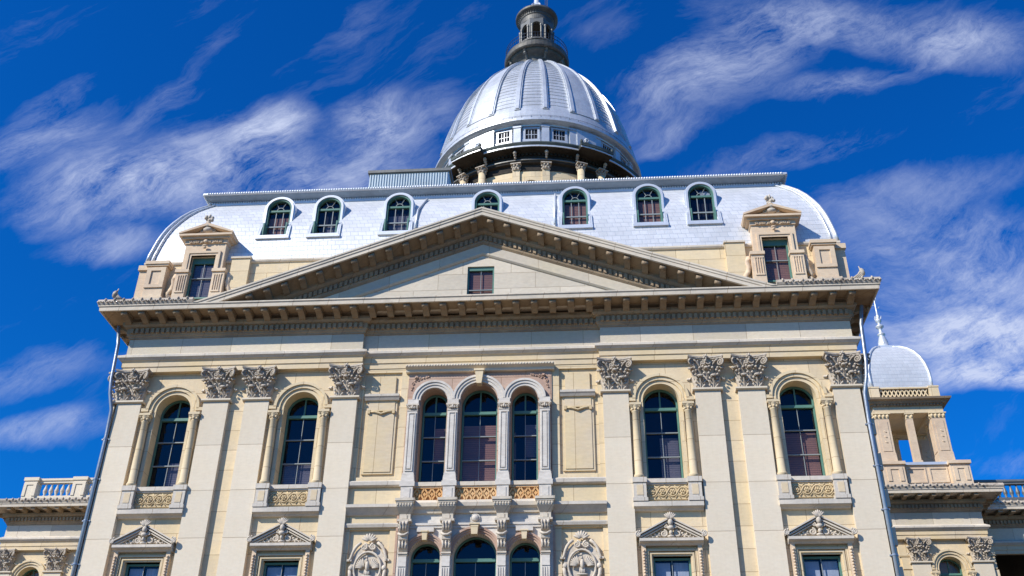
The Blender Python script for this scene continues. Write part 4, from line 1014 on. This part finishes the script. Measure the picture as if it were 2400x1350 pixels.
PRJ = [30+60*i for i in range(6)]
dc = MB(); dc.lathe([(10.4, 61.081), (11.2, 61.081), (11.24, 61.05), (11.3, 61.06), (11.34, 61.24), (10.4, 61.24)], DX, DY, 96)
for a in PRJ:
    for k in range(5): rbox(dc, a-6+3*k, 11.0, 11.95+0.01*(k % 2), 0.72+0.004*k, 61.04-0.004*k, 61.22-0.004*(k+1))
part('drum_cornice', dc, m_dshade, DRUM)
lp = MB(); lp.lathe([(11.26, 61.1), (11.385, 61.1), (11.395, 61.235), (11.26, 61.235)], DX, DY, 96)
for a in PRJ:
    for k in range(5): rbox(lp, a-6+3*k, 11.9, 12.0+0.01*(k % 2), 0.74+0.004*k, 61.08-0.004*k, 61.215-0.004*k)
part('cornice_lip', lp, m_sil, DRUM)
dg = MB(); dg.lathe([(9.4, 61.241), (11.4, 61.241), (11.5, 61.46), (11.47, 61.6), (10.4, 61.92), (9.4, 62.12)], DX, DY, 96)
for a in PRJ:
    for k in range(5): rbox(dg, a-6+3*k, 11.0, 12.08+0.01*(k % 2), 0.76+0.004*k, 61.23+0.003*k, 61.54+0.004*k)
    for e_ in (-7.6, 7.6):
        t = math.radians(ang(a+e_)); dg.blob((DX+12.0*math.cos(t), DY+12.0*math.sin(t), 61.67), (0.14, 0.14, 0.24), 7, 5)
part('drum_gutter', dg, m_dgut, DRUM)
br = MB()
for i in range(24):
    a = 7.5+15*i
    for z, s_ in ((60.82, 0.2), (60.62, 0.17), (60.42, 0.13)):
        t = math.radians(ang(a)); br.blob((DX+(10.95-(60.82-z)*0.6)*math.cos(t), DY+(10.95-(60.82-z)*0.6)*math.sin(t), z), (s_*0.9, s_*0.9, s_), 7, 5)
part('scroll_brackets', br, m_orn, DRUM, kind='stuff')
# flat pilasters and paired round columns with capitals
def dcol_mesh(flat):
    c = MB()
    if flat: c.box(-0.33, 0.33, -10.28, -10.0, 50, 59.35)
    else:
        c.smooth = True; c.lathe([(0.36, 50), (0.35, 55), (0.32, 59.35)], 0, -10.75, 18); c.smooth = False
    c.m = 1; y = -10.14 if flat else -10.75
    c.box(-0.28, 0.28, y-0.28, y+0.2, 59.35, 59.9)
    for i in range(8):
        t = i*PI/4
        c.blob((0.32*math.cos(t), y+0.32*math.sin(t), 59.5), (0.11, 0.11, 0.13), 6, 5); c.blob((0.38*math.cos(t+0.4), y+0.38*math.sin(t+0.4), 59.74), (0.11, 0.11, 0.12), 6, 5)
    c.box(-0.48, 0.48, y-0.46, y+0.2, 59.88, 59.99)
    return c
fo = part('pilaster', dcol_mesh(True), [m_wall, m_orn], DRUM, (DX, DY, 0), math.radians(7.5))
for i in range(-6, 6):
    if i != 0 and (i % 4) in (0, 3): clone(fo, DRUM, (DX, DY, 0), math.radians(7.5+15*i))
ro = None
for a in PRJ:
    for k in (-5.6, 5.6):
        aa = a+k
        if 100 < aa < 260: continue
        if ro is None: ro = part('column', dcol_mesh(False), [m_wall, m_orn], DRUM, (DX, DY, 0), math.radians(aa))
        else: clone(ro, DRUM, (DX, DY, 0), math.radians(aa))
ah = MB()
for a in (-15, 0, 15, -45, 45):
    t = math.radians(a)
    for i in range(12):
        b0, b1 = PI*i/12, PI*(i+1)/12
        vs = []
        for (b_, r_, rr) in ((b0, 0.75, 10.22), (b0, 0.95, 10.22), (b1, 0.95, 10.22), (b1, 0.75, 10.22), (b0, 0.75, 9.9), (b0, 0.95, 9.9), (b1, 0.95, 9.9), (b1, 0.75, 9.9)):
            x = r_*math.cos(b_); z = 57.45+r_*math.sin(b_); an = math.radians(ang(a))+x/10.2
            vs.append((DX+rr*math.cos(an), DY+rr*math.sin(an), z))
        ah.add(vs, [(0, 1, 2, 3), (7, 6, 5, 4), (0, 4, 5, 1), (1, 5, 6, 2), (2, 6, 7, 3), (3, 7, 4, 0)])
part('arch_heads', ah, m_warm, DRUM)
# attic drum with small square windows
ad = MB(); ad.lathe([(9.4, 61.4), (9.68, 62.2), (9.68, 65.0)], DX, DY, 96)
ad.lathe([(9.75, 62.1), (10.15, 62.1), (10.15, 62.62), (9.75, 62.66)], DX, DY, 96)
ad.lathe([(9.7, 64.72), (9.95, 64.72), (9.98, 64.85), (10.32, 64.92), (10.5, 65.05), (10.5, 65.3), (10.3, 65.42), (9.7, 65.45)], DX, DY, 96)
AD = part('dome_attic', ad, m_dome, B)
wi = 0; dwin = None
for i in range(24):
    a = 15*i
    if a > 180: a -= 360
    if abs(a) > 115: continue
    if a % 60 == 30:                                       # plain bay with a carved boss
        bb = MB(); rbox(bb, 0, 9.7, 10.12, 2.0, 62.6, 64.7); bb2 = bb
        t = math.radians(ang(0)); 
        for k in range(6): bb.blob((DX+10.2*math.cos(t)+0.16*math.cos(k), DY+10.2*math.sin(t), 63.6+0.16*math.sin(k)), (0.13, 0.1, 0.13), 6, 5)
        bb.v = [(x-DX, y-DY, z) for x, y, z in bb.v]; part('blank_bay', bb, m_dome, AD, (DX, DY, 0), math.radians(a)); continue
    if dwin is None:
        ww = MB()
        ww.box(-0.62, 0.62, -9.73, -9.5, 63.1, 64.55); ww.box(-0.76, -0.55, -9.85, -9.5, 62.95, 64.45); ww.box(0.55, 0.76, -9.85, -9.5, 62.95, 64.45); ww.box(-0.8, 0.8, -9.87, -9.5, 64.45, 64.6); ww.box(-0.8, 0.8, -9.89, -9.5, 62.85, 63.2)
        ww.m = 1; ww.box(-0.55, 0.55, -9.74, -9.736, 63.16, 64.42)
        ww.m = 0
        for x in (-0.26, 0, 0.26): ww.box(x-(0.035 if x == 0 else 0.015), x+(0.035 if x == 0 else 0.015), -9.79, -9.75, 63.15, 64.42)
        ww.box(-0.55, 0.55, -9.785, -9.755, 63.78, 63.83)
        dwin = part('attic_window', ww, [m_dome, m_dark], AD, (DX, DY, 0), math.radians(a))
    else: clone(dwin, AD, (DX, DY, 0), math.radians(a))
pm = MB(); pm.box(-0.34, 0.34, -10.06, -9.6, 62.6, 64.5); pm.box(-0.40, 0.40, -10.12, -9.6, 64.5, 64.72)
ap = None
for i in range(24):
    a = 7.5+15*i
    if a > 180: a -= 360
    if abs(a) > 115: continue
    if ap is None: ap = part('attic_pier', pm, m_dome, AD, (DX, DY, 0), math.radians(a))
    else: clone(ap, AD, (DX, DY, 0), math.radians(a))
rl = MB(); rl.smooth = True
rl.tube([(DX+10.3*math.cos(2*PI*i/96), DY+10.3*math.sin(2*PI*i/96), 65.72) for i in range(97)], 0.014, 5)
for i in range(72): t = 2*PI*i/72; rl.tube([(DX+10.3*math.cos(t), DY+10.3*math.sin(t), 65.4), (DX+10.3*math.cos(t), DY+10.3*math.sin(t), 65.75)], 0.016, 4)
part('wire_rail', rl, m_iron, AD)
DP = [(10.28, 65.4), (10.2, 65.9), (10.05, 66.6), (9.9, 67.2), (9.68, 68.2), (9.45, 69.2), (9.18, 70.1), (8.85, 71.2), (8.5, 72.2), (8.08, 73.15), (7.55, 74.2), (6.95, 75.2), (6.3, 76.15), (5.55, 77.1), (4.8, 78.0), (4.05, 78.8), (3.3, 79.5), (2.6, 80.05)]
def dr_at(z):
    for (r0, z0), (r1, z1) in zip(DP, DP[1:]):
        if z0 <= z <= z1: return r0+(r1-r0)*(z-z0)/(z1-z0)
    return DP[-1][0]
prof = [(r, z) for r, z in DP if z <= 66.95]; z = 66.95
arc = [66.95]
while arc[-1] < 79.0:
    z = arc[-1]; r0 = dr_at(z); dz = 0.02; s_ = 0
    while s_ < 0.56 and z < 79.6:
        s_ += math.hypot(dz, dr_at(z+dz)-dr_at(z)); z += dz
    arc.append(z)
prof.append((dr_at(66.95), 66.95))
for z0, z1 in zip(arc, arc[1:]): prof += [(dr_at(z0)-0.08, z0), (dr_at(z1)-0.115, z1-0.01)]
prof += [(dr_at(arc[-1]), arc[-1]+0.01)]+[(r, z) for r, z in DP if z > arc[-1]+0.05]
ds = MB(); ds.lathe(prof, DX, DY, 120)
DOME = part('dome', ds, m_dome, B)
def rib(mb, half, lift, z0=66.7, z1=79.6, n=26, seg=1):
    rows = []
    for j in range(n+1):
        z = z0+(z1-z0)*j/n; r = dr_at(z)
        rz = dr_at(min(z+0.1, 80)); tn = Vector((rz-r, 0.1)).normalized(); nr = Vector((tn.y, -tn.x))
        w_ = half*(0.45+0.55*r/9.9)
        row = []
        for (sx, l_) in [(-1, -0.2), (-1, lift)]+[(q_, lift) for q_ in [-1+2*k/seg for k in range(1, seg)]]+[(1, lift), (1, -0.2)]:
            rr = r+nr.x*l_; zz = z+nr.y*l_; an = math.radians(270)+sx*w_/r
            row.append((rr*math.cos(an), rr*math.sin(an), zz))
        rows.append(row)
    k = len(rows[0]); f = []
    for j in range(n):
        for i in range(k-1): f.append((j*k+i, j*k+i+1, (j+1)*k+i+1, (j+1)*k+i))
    f += [list(range(k)), [n*k+i for i in range(k)][::-1]]
    mb.add([p for r_ in rows for p in r_], f)
rb = MB(); rib(rb, 0.28, 0.10); rib(rb, 0.16, 0.18, 66.8, 79.5)
rb0 = None
for i in range(24):
    a = 7.5+15*i
    if a > 180: a -= 360
    if abs(a) > 130: continue
    if rb0 is None: rb0 = part('rib', rb, m_dome, DOME, (DX, DY, 0), math.radians(a))
    else: clone(rb0, DOME, (DX, DY, 0), math.radians(a))
sp_ = MB(); rib(sp_, 1.20, 0.06, 66.7, 79.5, seg=5); sp0 = None
for i in range(6):
    a = 30+60*i
    if 130 < a < 230: continue
    if sp0 is None: sp0 = part('smooth_panel', sp_, m_dome, DOME, (DX, DY, 0), math.radians(a))
    else: clone(sp0, DOME, (DX, DY, 0), math.radians(a))
# lantern
ln = MB(); ln.smooth = True
ln.lathe([(2.45, 79.9), (2.35, 80.7), (2.5, 81.1), (2.9, 81.5), (3.3, 81.8)], DX, DY, 48); ln.smooth = False
ln.lathe([(2.2, 81.75), (3.42, 81.75), (3.5, 81.85), (3.55, 82.2), (3.40, 82.35), (3.45, 82.55), (2.0, 82.6)], DX, DY, 48)
ln.lathe([(1.6, 82.6), (2.3, 82.6), (2.3, 83.2), (2.15, 83.25), (2.15, 83.9), (2.28, 83.95), (2.25, 84.2), (1.5, 84.25)], DX, DY, 32)
LAN = part('lantern', ln, m_lant, B)
bosses = MB()
for i in range(8):
    t = math.radians(ang(-22.5+45*i)); x, y = DX+2.95*math.cos(t), DY+2.95*math.sin(t)
    bosses.blob((x, y, 81.35), (0.20, 0.20, 0.20)); bosses.tube([(DX+2.4*math.cos(t), DY+2.4*math.sin(t), 80.9), (DX+3.2*math.cos(t), DY+3.2*math.sin(t), 81.75)], 0.15, 6)
part('gallery_bracket', bosses, m_sild, LAN)
rg = MB(); rg.smooth = True
for z in (83.7, 83.2): rg.tube([(DX+3.4*math.cos(2*PI*i/48), DY+3.4*math.sin(2*PI*i/48), z) for i in range(49)], 0.03, 5)
for i in range(72): t = 2*PI*i/72; rg.tube([(DX+3.4*math.cos(t), DY+3.4*math.sin(t), 82.55), (DX+3.4*math.cos(t), DY+3.4*math.sin(t), 83.7)], 0.018, 4)
part('railing', rg, m_iron, LAN)
la_ = MB()
NA = 8
for i in range(NA):                                           # arched openings on eight sides
    t = math.radians(ang(45*i+2)); R = Matrix.Rotation(t+PI/2, 3, 'Z'); m2 = MB()
    m2.archwall(-0.74, 0.74, 84.25, 87.6, -1.76, -1.55, 0, 0.46, 84.25, 86.5, 12)
    m2.ring(0, 86.5, 0.46, 0.58, -1.84, -1.76, n=12)
    for x in (-0.50, 0.50):
        m2.lathe([(0.10, 84.25), (0.09, 86.2), (0.14, 86.35), (0.14, 86.5)], x, -1.86, 8)
    la_.add([tuple(R @ Vector(v_)+Vector((DX, DY, 0))) for v_ in m2.v], m2.f)
part('arcade', la_, m_sild, LAN)
lc = MB(); lc.lathe([(0.0, 84.25), (0.5, 84.25), (0.42, 84.8), (0.2, 85.1), (0.14, 85.4), (0.0, 85.5)], DX-0.1, DY, 12); part('lamp_base', lc, m_sil, LAN)
hd_ = MB(); hd_.lathe([(1.2, 87.55), (1.80, 87.55), (1.85, 88.2), (1.95, 88.3), (2.0, 88.5), (2.3, 88.72), (2.38, 88.8), (2.38, 89.05), (2.2, 89.2), (1.2, 89.3)], DX, DY, 48)
for i in range(48):
    t = 2*PI*i/48; 
    hd_.blob((DX+2.05*math.cos(t), DY+2.05*math.sin(t), 88.5), (0.06, 0.06, 0.08), 5, 4)
part('hood', hd_, m_lant, LAN)
lcap = MB(); lcap.smooth = True; lcap.lathe([(1.42, 89.25), (1.32, 89.9), (1.1, 90.5), (0.75, 91.0), (0.35, 91.3), (0.3, 92.2), (0.2, 93)], DX, DY, 32); lcap.smooth = False
for i in range(8):
    t = math.radians(ang(22+45*i)); lcap.tube([(DX+r_*math.cos(t), DY+r_*math.sin(t), z_) for r_, z_ in ((1.47, 89.3), (1.36, 89.95), (1.13, 90.55), (0.78, 91.05), (0.38, 91.35))], 0.07, 5)
part('lantern_roof', lcap, m_sil, LAN)
ms = MB()
for dx, dy in ((0, 0), (0.28, 0), (0.14, 0.25)):
    ms.tube([(DX+1.0+dx, DY-0.8+dy, 89.2), (DX+1.0+dx*0.7, DY-0.8+dy, 96)], 0.025, 5)
for k in range(12): z = 89.5+0.5*k; ms.tube([(DX+1.0, DY-0.8, z), (DX+1.27, DY-0.8, z+0.25), (DX+1.0, DY-0.8, z+0.5)], 0.015, 4)
part('mast', ms, m_iron, LAN)

# rooftop shed (stands on the deck) ------------------------------------------------
sh = MB(); sh.box(-6.75, -2.55, 5.06, 9, 32.0, 35.55)
n = 30
for i in range(n): x = -6.75+4.2*i/n; sh.box(x, x+0.07, 5.0, 5.06, 32.0, 35.45)
SH = part('rooftop_shed', sh, m_shed, None, label='corrugated pale grey shed on the roof left of the dome', category='shed')
part('roof_edge', MB().box(-6.85, -2.45, 4.94, 9.1, 35.55, 35.72), m_sild, SH)

# side wings, twenty-three metres further back ----------------------------------------
WG = 23.0
def wing(name, path, xr, extra=None):
    wl_ = MB()
    o = part(name, extra, m_wall, B)
    part('architrave', MB().plan(path, P_ARCH), m_warm, o); part('architrave_moulding', MB().plan(path, P_LIP), m_band, o); part('frieze', MB().plan(path, P_FRZ), m_frieze, o)
    b_ = MB().plan(path, P_BED); dentils(b_, path); part('dentil_band', b_, m_corn, o)
    part('cornice', MB().plan(path, P_COR), m_fascia, o)
    c_ = MB()
    c_.plan(path, [(1.05, 24.03), (1.17, 24.03), (1.22, 24.14), (1.18, 24.27), (1.05, 24.27)])
    m_ = MB()
    for a, d, ln_ in seg_dir(path):
        nrm = Vector((d.y, -d.x)); k = int(ln_/0.757)
        for i in range(k):
            c = a+d*(ln_/k*(i+0.5)); p, q_ = c+nrm*0.3, c+nrm*0.98; e = d*0.12
            m_.prismz([tuple(p-e), tuple(p+e), tuple(q_+e), tuple(q_-e)], 23.62, 23.83)
        k = int(ln_/0.4)
        for i in range(k):
            c = a+d*(ln_/k*(i+0.5))+nrm*1.22; c_.blob((c.x, c.y, 24.22), (0.06, 0.06, 0.08), 6, 5)
            c2 = c+d*0.2; c_.blob((c2.x, c2.y, 24.13), (0.08, 0.06, 0.05), 6, 5)
    part('gutter_cresting', c_, m_orn, o); part('brackets', m_, m_corn, o, kind='stuff')
    return o
rw = MB(); rw.archwall(15.2, 27.3, 12, 21.42, WG+0.2, WG+0.95, 24.98, 0.72, 16.2, 19.64)
rw.box(27.0, 27.3, WG+0.62, 31, 12, 21.42); rw.box(15.2, 27.2, WG+1.2, 31, 12, 21.4)
RWG = wing('right_wing', [(15.2, WG), (27.3, WG), (27.3, 26), (45, 26)], 0, rw)
lwg = MB(); lwg.archwall(-32.25, -28.0, 12, 21.42, WG+0.2, WG+0.95, -30.12, 0.72, 16.2, 19.64); lwg.archwall(-28.0, -15.2, 12, 21.42, WG+0.2, WG+0.95, -25.9, 0.72, 16.2, 19.64)
lwg.box(-32.25, -32, WG+0.62, 31, 12, 21.42); lwg.box(-32, -15.2, WG+1.2, 31, 12, 21.4)
LWG = wing('left_wing', [(-32.25, 34), (-32.25, WG), (-15.2, WG)], 0, lwg)
for (a, b) in ((22.75, 23.80), (26.2, 27.28)): pilaster(a, b, WG)
for (a, b) in ((-32.3, -31.25), (-29.05, -28.0), (-24.0, -22.9)): pilaster(a, b, WG)
for cx in (24.98, -30.12, -25.9):
    c = clone(sur0, B, (cx, WG-0.08, 0))
    sash_window('arched_window', cx, 0.70, WZ0, WZS, WG+0.68, True, 19.45, (17.42, 18.44))
rq = MB()
for k in range(15):
    z = 10+0.74*k; ex = 0.5 if k % 2 else 0.6
    rq.box(22.75-ex, 22.75, WG+0.1, WG+0.3, z, z+0.68); rq.box(27.28, 27.28+ex*0.5, WG+0.15, WG+0.8, z, z+0.68)
part_sides('corner_blocks', rq, m_wall, RWG, cx=25.0)
lf = MB(); lf.box(27.3, 45, 31, 31.3, 12, 23.0); lf.box(27.3, 45, 26, 31, 23.0, 23.56); part('loggia_wall', lf, m_dshade, RWG)  # recess wall near-black: its shade is in the colour
rr_ = MB(); rr_.box(15.2, 28.3, WG-1.0, 40, 24.05, 24.10); rr_.box(28.301, 45, 25.1, 40, 24.05, 24.10); part('roof', rr_, m_sild, RWG); part('roof', MB().box(-33.6, -15.2, WG-1.0, 40, 24.05, 24.10), m_sild, LWG)
def baluster():
    b_ = MB(); b_.smooth = True; b_.lathe([(0.10, 24.98), (0.10, 25.05), (0.05, 25.10), (0.12, 25.28), (0.135, 25.38), (0.10, 25.52), (0.05, 25.72), (0.045, 25.78), (0.08, 25.82), (0.09, 25.87)], 0, 0, 10); return b_
bal0 = None
def balustrade(x0, x1, y, posts, mm, label=None, bm_=None):
    global bal0
    b_ = MB(); b_.box(x0, x1, y-0.14, y+0.14, 25.87, 26.02); b_.box(x0, x1, y-0.2, y+0.2, 26.02, 26.16); b_.box(x0, x1, y-0.2, y+0.2, 24.5, 24.98); b_.box(x0, x1, y-0.28, y+0.28, 23.86, 24.5)
    for a, c in posts:
        b_.box(a, c, y-0.3, y+0.3, 24.5, 25.98); b_.box(a-0.07, c+0.07, y-0.36, y+0.36, 25.98, 26.2); b_.box(a-0.08, c+0.08, y-0.38, y+0.38, 23.86, 24.6)
        for p_, q_ in ((a, a+0.2), (c-0.2, c)): b_.box(p_, q_, y-0.35, y-0.3, 24.95, 25.85)
        b_.box(a+0.2, c-0.2, y-0.35, y-0.3, 25.7, 25.85)
    o = part('balustrade', b_, mm, B, label=label)
    x = x0+0.2
    while x < x1:
        if not any(a-0.15 < x < c+0.15 for a, c in posts):
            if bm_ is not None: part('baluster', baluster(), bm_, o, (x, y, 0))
            elif bal0 is None: bal0 = part('baluster', baluster(), m_band, o, (x, y, 0))
            else: clone(bal0, o, (x, y, 0))
        x += 0.38
    return o
balustrade(-32.0, -22.0, WG+0.5, ((-32.0, -31.15), (-28.75, -27.9), (-25.4, -24.6)), m_pil)
balustrade(27.5, 34.0, 26.4, (), m_sild, bm_=m_sild)  # dark tone stands in for the shade over this balustrade
# turret
TX0, TX1, TY = 22.35, 26.62, WG+0.35
TW = TX1-TX0; TCX = (TX0+TX1)/2; TCY = TY+TW/2
t_ = MB(); t_.box(TX0-0.15, 27.3-0.02, TY, TY+TW+0.5, 23.86, 26.05)
t_.box(TX0-0.2, 27.36, TY-0.08, TY+TW+0.5, 23.86, 24.75)
for a, b in ((22.2, 23.45), (26.15, 27.32)):
    t_.box(a, b, TY-0.3, TY+0.4, 23.86, 26.0); t_.box(a-0.05, b+0.05, TY-0.36, TY+0.4, 24.3, 24.6); t_.box(a-0.08, b+0.08, TY-0.42, TY+0.45, 26.0, 26.2)
    for p_, q_ in ((a+0.15, a+0.38), (b-0.38, b-0.15)): t_.box(p_, q_, TY-0.35, TY-0.3, 24.95, 25.85)
    t_.box(a+0.38, b-0.38, TY-0.35, TY-0.3, 25.7, 25.85)
for a, b in ((23.6, 24.75), (24.95, 26.05)):
    for p_, q_ in ((a, a+0.08), (b-0.08, b)): t_.box(p_, q_, TY-0.05, TY, 25.0, 25.8)
    t_.box(a, b, TY-0.05, TY, 25.8, 25.9); t_.box(a, b, TY-0.05, TY, 24.92, 25.0)
TUR = part('turret', t_, m_dorm, B)
part('sill', MB().box(23.3, 26.3, TY-0.12, TY+0.3, 26.05, 26.22), m_sil, TUR)
def tpier():
    p = MB(); p.box(-0.42, 0.42, -0.42, 0.42, 26.2, 29.2)
    p.box(-0.27, 0.27, -0.45, -0.42, 27.0, 29.0); p.box(-0.46, 0.46, -0.46, 0.46, 26.2, 26.9, 0.02, 0.02)
    p.box(-0.45, -0.42, -0.27, 0.27, 27.0, 29.0)
    for k in range(3): p.blob((0.02*k, -0.46, 27.6+0.35*k), (0.12, 0.03, 0.05), 6, 4, rot=0.6)
    p.m = 1; p.box(-0.45, 0.45, -0.45, 0.45, 29.2, 29.48); p.box(-0.52, 0.52, -0.52, 0.52, 29.48, 29.56)
    for x in (-0.36, -0.12, 0.12, 0.36):
        p.blob((x, -0.48, 29.35), (0.09, 0.06, 0.11), 6, 5); p.blob((-0.48, x, 29.35), (0.06, 0.09, 0.11), 6, 5)
    return p
tp0 = None
for dx, dy in ((-1, -1), (1, -1), (-1, 1), (1, 1)):
    l_ = (TCX+dx*(TW/2-0.42), TCY+dy*(TW/2-0.42), 0)
    if tp0 is None: tp0 = part('pier', tpier(), [m_dorm, m_wall], TUR, l_)
    else: clone(tp0, TUR, l_)
cm = MB(); cm.box(-0.2, 0.2, -0.2, 0.2, 26.2, 29.2); cm.box(-0.26, 0.26, -0.26, 0.26, 26.2, 26.4); cm.m = 1; cm.box(-0.22, 0.22, -0.22, 0.22, 29.2, 29.48); cm.box(-0.29, 0.29, -0.29, 0.29, 29.48, 29.56)
for x in (-0.15, 0.15): cm.blob((x, -0.24, 29.36), (0.09, 0.06, 0.1), 6, 5)
c0 = None
for dx, dy in ((0, -1), (0, 1), (-1, 0), (1, 0)):
    l_ = (TCX+dx*(TW/2-0.3), TCY+dy*(TW/2-0.3), 0)
    if c0 is None: c0 = part('column', cm, [m_dorm, m_wall], TUR, l_)
    else: clone(c0, TUR, l_)
cn = MB()
for s in (-1, 1):
    for (wx, wy) in ((1, 0), (0, 1)):
        hx = TW/2
        if wy == 0: cn.box(TCX-hx, TCX+hx, min(TCY+s*hx, TCY+s*(hx-0.8)), max(TCY+s*hx, TCY+s*(hx-0.8)), 29.56+0.001, 30.0)
        else: cn.box(min(TCX+s*hx, TCX+s*(hx-0.8))+0.001, max(TCX+s*hx, TCX+s*(hx-0.8))-0.001, TCY-hx+0.8, TCY+hx-0.8, 29.561, 30.0)
cn.box(TCX-TW/2+0.3, TCX+TW/2-0.3, TCY-TW/2+0.3, TCY+TW/2-0.3, 29.9, 29.99)
part('beam', cn, m_wall, TUR)
tcor = MB(); h_ = TW/2
def sq(e): return [(TCX-h_-e, TCY+h_+e), (TCX-h_-e, TCY-h_-e), (TCX+h_+e, TCY-h_-e), (TCX+h_+e, TCY+h_+e)]
sqp = [(TCX-h_, TCY+h_), (TCX-h_, TCY-h_), (TCX+h_, TCY-h_), (TCX+h_, TCY+h_), (TCX-h_, TCY+h_)]
tcor.plan(sqp[:4], [(-0.5, 30.001), (0.06, 30.001), (0.08, 30.12), (0.22, 30.15), (0.30, 30.28), (0.48, 30.33), (0.52, 30.45), (0.4, 30.5), (-0.5, 30.6)]); dentils(tcor, sqp[:4], 30.03, 30.13, 0.08, 0.2, 0.11, 0.1)
tcor.box(TCX-h_, TCX+h_, TCY-h_, TCY+h_, 30.35, 30.58); part('cornice', tcor, m_corn, TUR)
tpar = MB()
for dx in (-1, 1):
    for dy in (-1, 1):
        tpp = MB(); x, y = TCX+dx*(h_-0.28), TCY+dy*(h_-0.28); tpp.box(x-0.3, x+0.3, y-0.3, y+0.3, 30.58, 31.32); tpp.box(x-0.33, x+0.33, y-0.33, y+0.33, 31.32, 31.42); part('parapet_post', tpp, m_wall, TUR)
for dy in (-1,):
    y = TCY+dy*(h_-0.15); tpar.box(TCX-h_+0.5, TCX+h_-0.5, y-0.1, y+0.1, 30.58, 30.72); tpar.box(TCX-h_+0.5, TCX+h_-0.5, y-0.12, y+0.12, 31.28, 31.38)
    for i in range(12):
        x = TCX-h_+0.62+0.26*i
        for s in (-1, 1): tpar.tube([(x-0.13, y, 31.0-s*0.26), (x+0.13, y, 31.0+s*0.26)], 0.045, 5)
part('pierced_parapet', tpar, m_wall, TUR)
part('side_parapet', MB().box(TCX-h_+0.02, TCX-h_+0.2, TCY-h_+0.5, TCY+h_-0.5, 30.58, 31.35), m_wall, TUR)
td = MB(); TR = [(1.86, 31.4), (1.90, 32.0), (1.88, 32.6), (1.79, 33.2), (1.64, 33.75), (1.42, 34.25), (1.12, 34.68), (0.78, 35.0), (0.45, 35.18)]
v = []; f = []
for r_, z in TR: v += [(TCX-r_-0.0, TCY-r_, z), (TCX+r_, TCY-r_, z), (TCX+r_, TCY+r_, z), (TCX-r_, TCY+r_, z)]
for j in range(len(TR)-1):
    for i in range(4): f.append((4*j+i, 4*j+(i+1) % 4, 4*j+4+(i+1) % 4, 4*j+4+i))
f.append([4*(len(TR)-1)+i for i in range(4)]); td.add(v, f)
part('turret_roof', td, m_tile, TUR)
tr_ = MB(); tr_.smooth = True
for dx in (-1, 1):
    for dy in (-1, 1): tr_.tube([(TCX+dx*r_, TCY+dy*r_, z) for r_, z in TR], 0.10, 8)
tr_.smooth = False; tr_.box(TCX-0.52, TCX+0.52, TCY-0.52, TCY+0.52, 35.14, 35.3)
part('hip_rib', tr_, m_sil, TUR)
fn = MB(); fn.smooth = True
fn.lathe([(0.46, 35.3), (0.42, 35.4), (0.36, 35.5), (0.33, 35.8), (0.22, 36.15), (0.17, 36.3), (0.26, 36.36), (0.26, 36.43), (0.13, 36.5), (0.11, 36.8), (0.15, 36.86), (0.27, 36.98), (0.27, 37.06), (0.12, 37.14), (0.10, 37.3), (0.19, 37.42), (0.21, 37.55), (0.12, 37.68), (0.10, 37.8), (0.15, 37.86), (0.07, 37.95), (0.055, 38.4), (0.02, 39.9), (0.0, 40.0)], TCX, TCY, 14)
for k in range(6):
    a = k*PI/3+0.4; ca, sa = math.cos(a), math.sin(a)
    fn.tube([(TCX+0.08*ca, TCY+0.08*sa, 37.5), (TCX+0.2*ca, TCY+0.2*sa, 37.62), (TCX+0.24*ca, TCY+0.24*sa, 37.8)], 0.03, 5)
    fn.blob((TCX+0.3*ca, TCY+0.3*sa, 35.6), (0.07, 0.07, 0.13), 6, 5)
for k, z in enumerate((38.5, 38.75, 39.0)):
    a = 0.4+k*2.2; fn.tube([(TCX, TCY, z), (TCX+0.22*math.cos(a), TCY+0.22*math.sin(a), z+0.05), (TCX+0.3*math.cos(a), TCY+0.3*math.sin(a), z+0.2)], 0.02, 5)
part('finial', fn, m_sil, TUR)
DOME['label'] = 'ribbed silver dome above the dark drum'; TUR['label'] = 'open square stone turret on the right wing'
LAN['label'] = 'dark weathered lantern with railed gallery on top of the dome'; ROOF['label'] = 'silver shingled mansard roof with curved hips'
PED['label'] = 'wide triangular stone pediment with one small window'
print('objects', len(bpy.data.objects), 'polys', sum(len(o.data.polygons) for o in bpy.data.objects if o.type == 'MESH'))
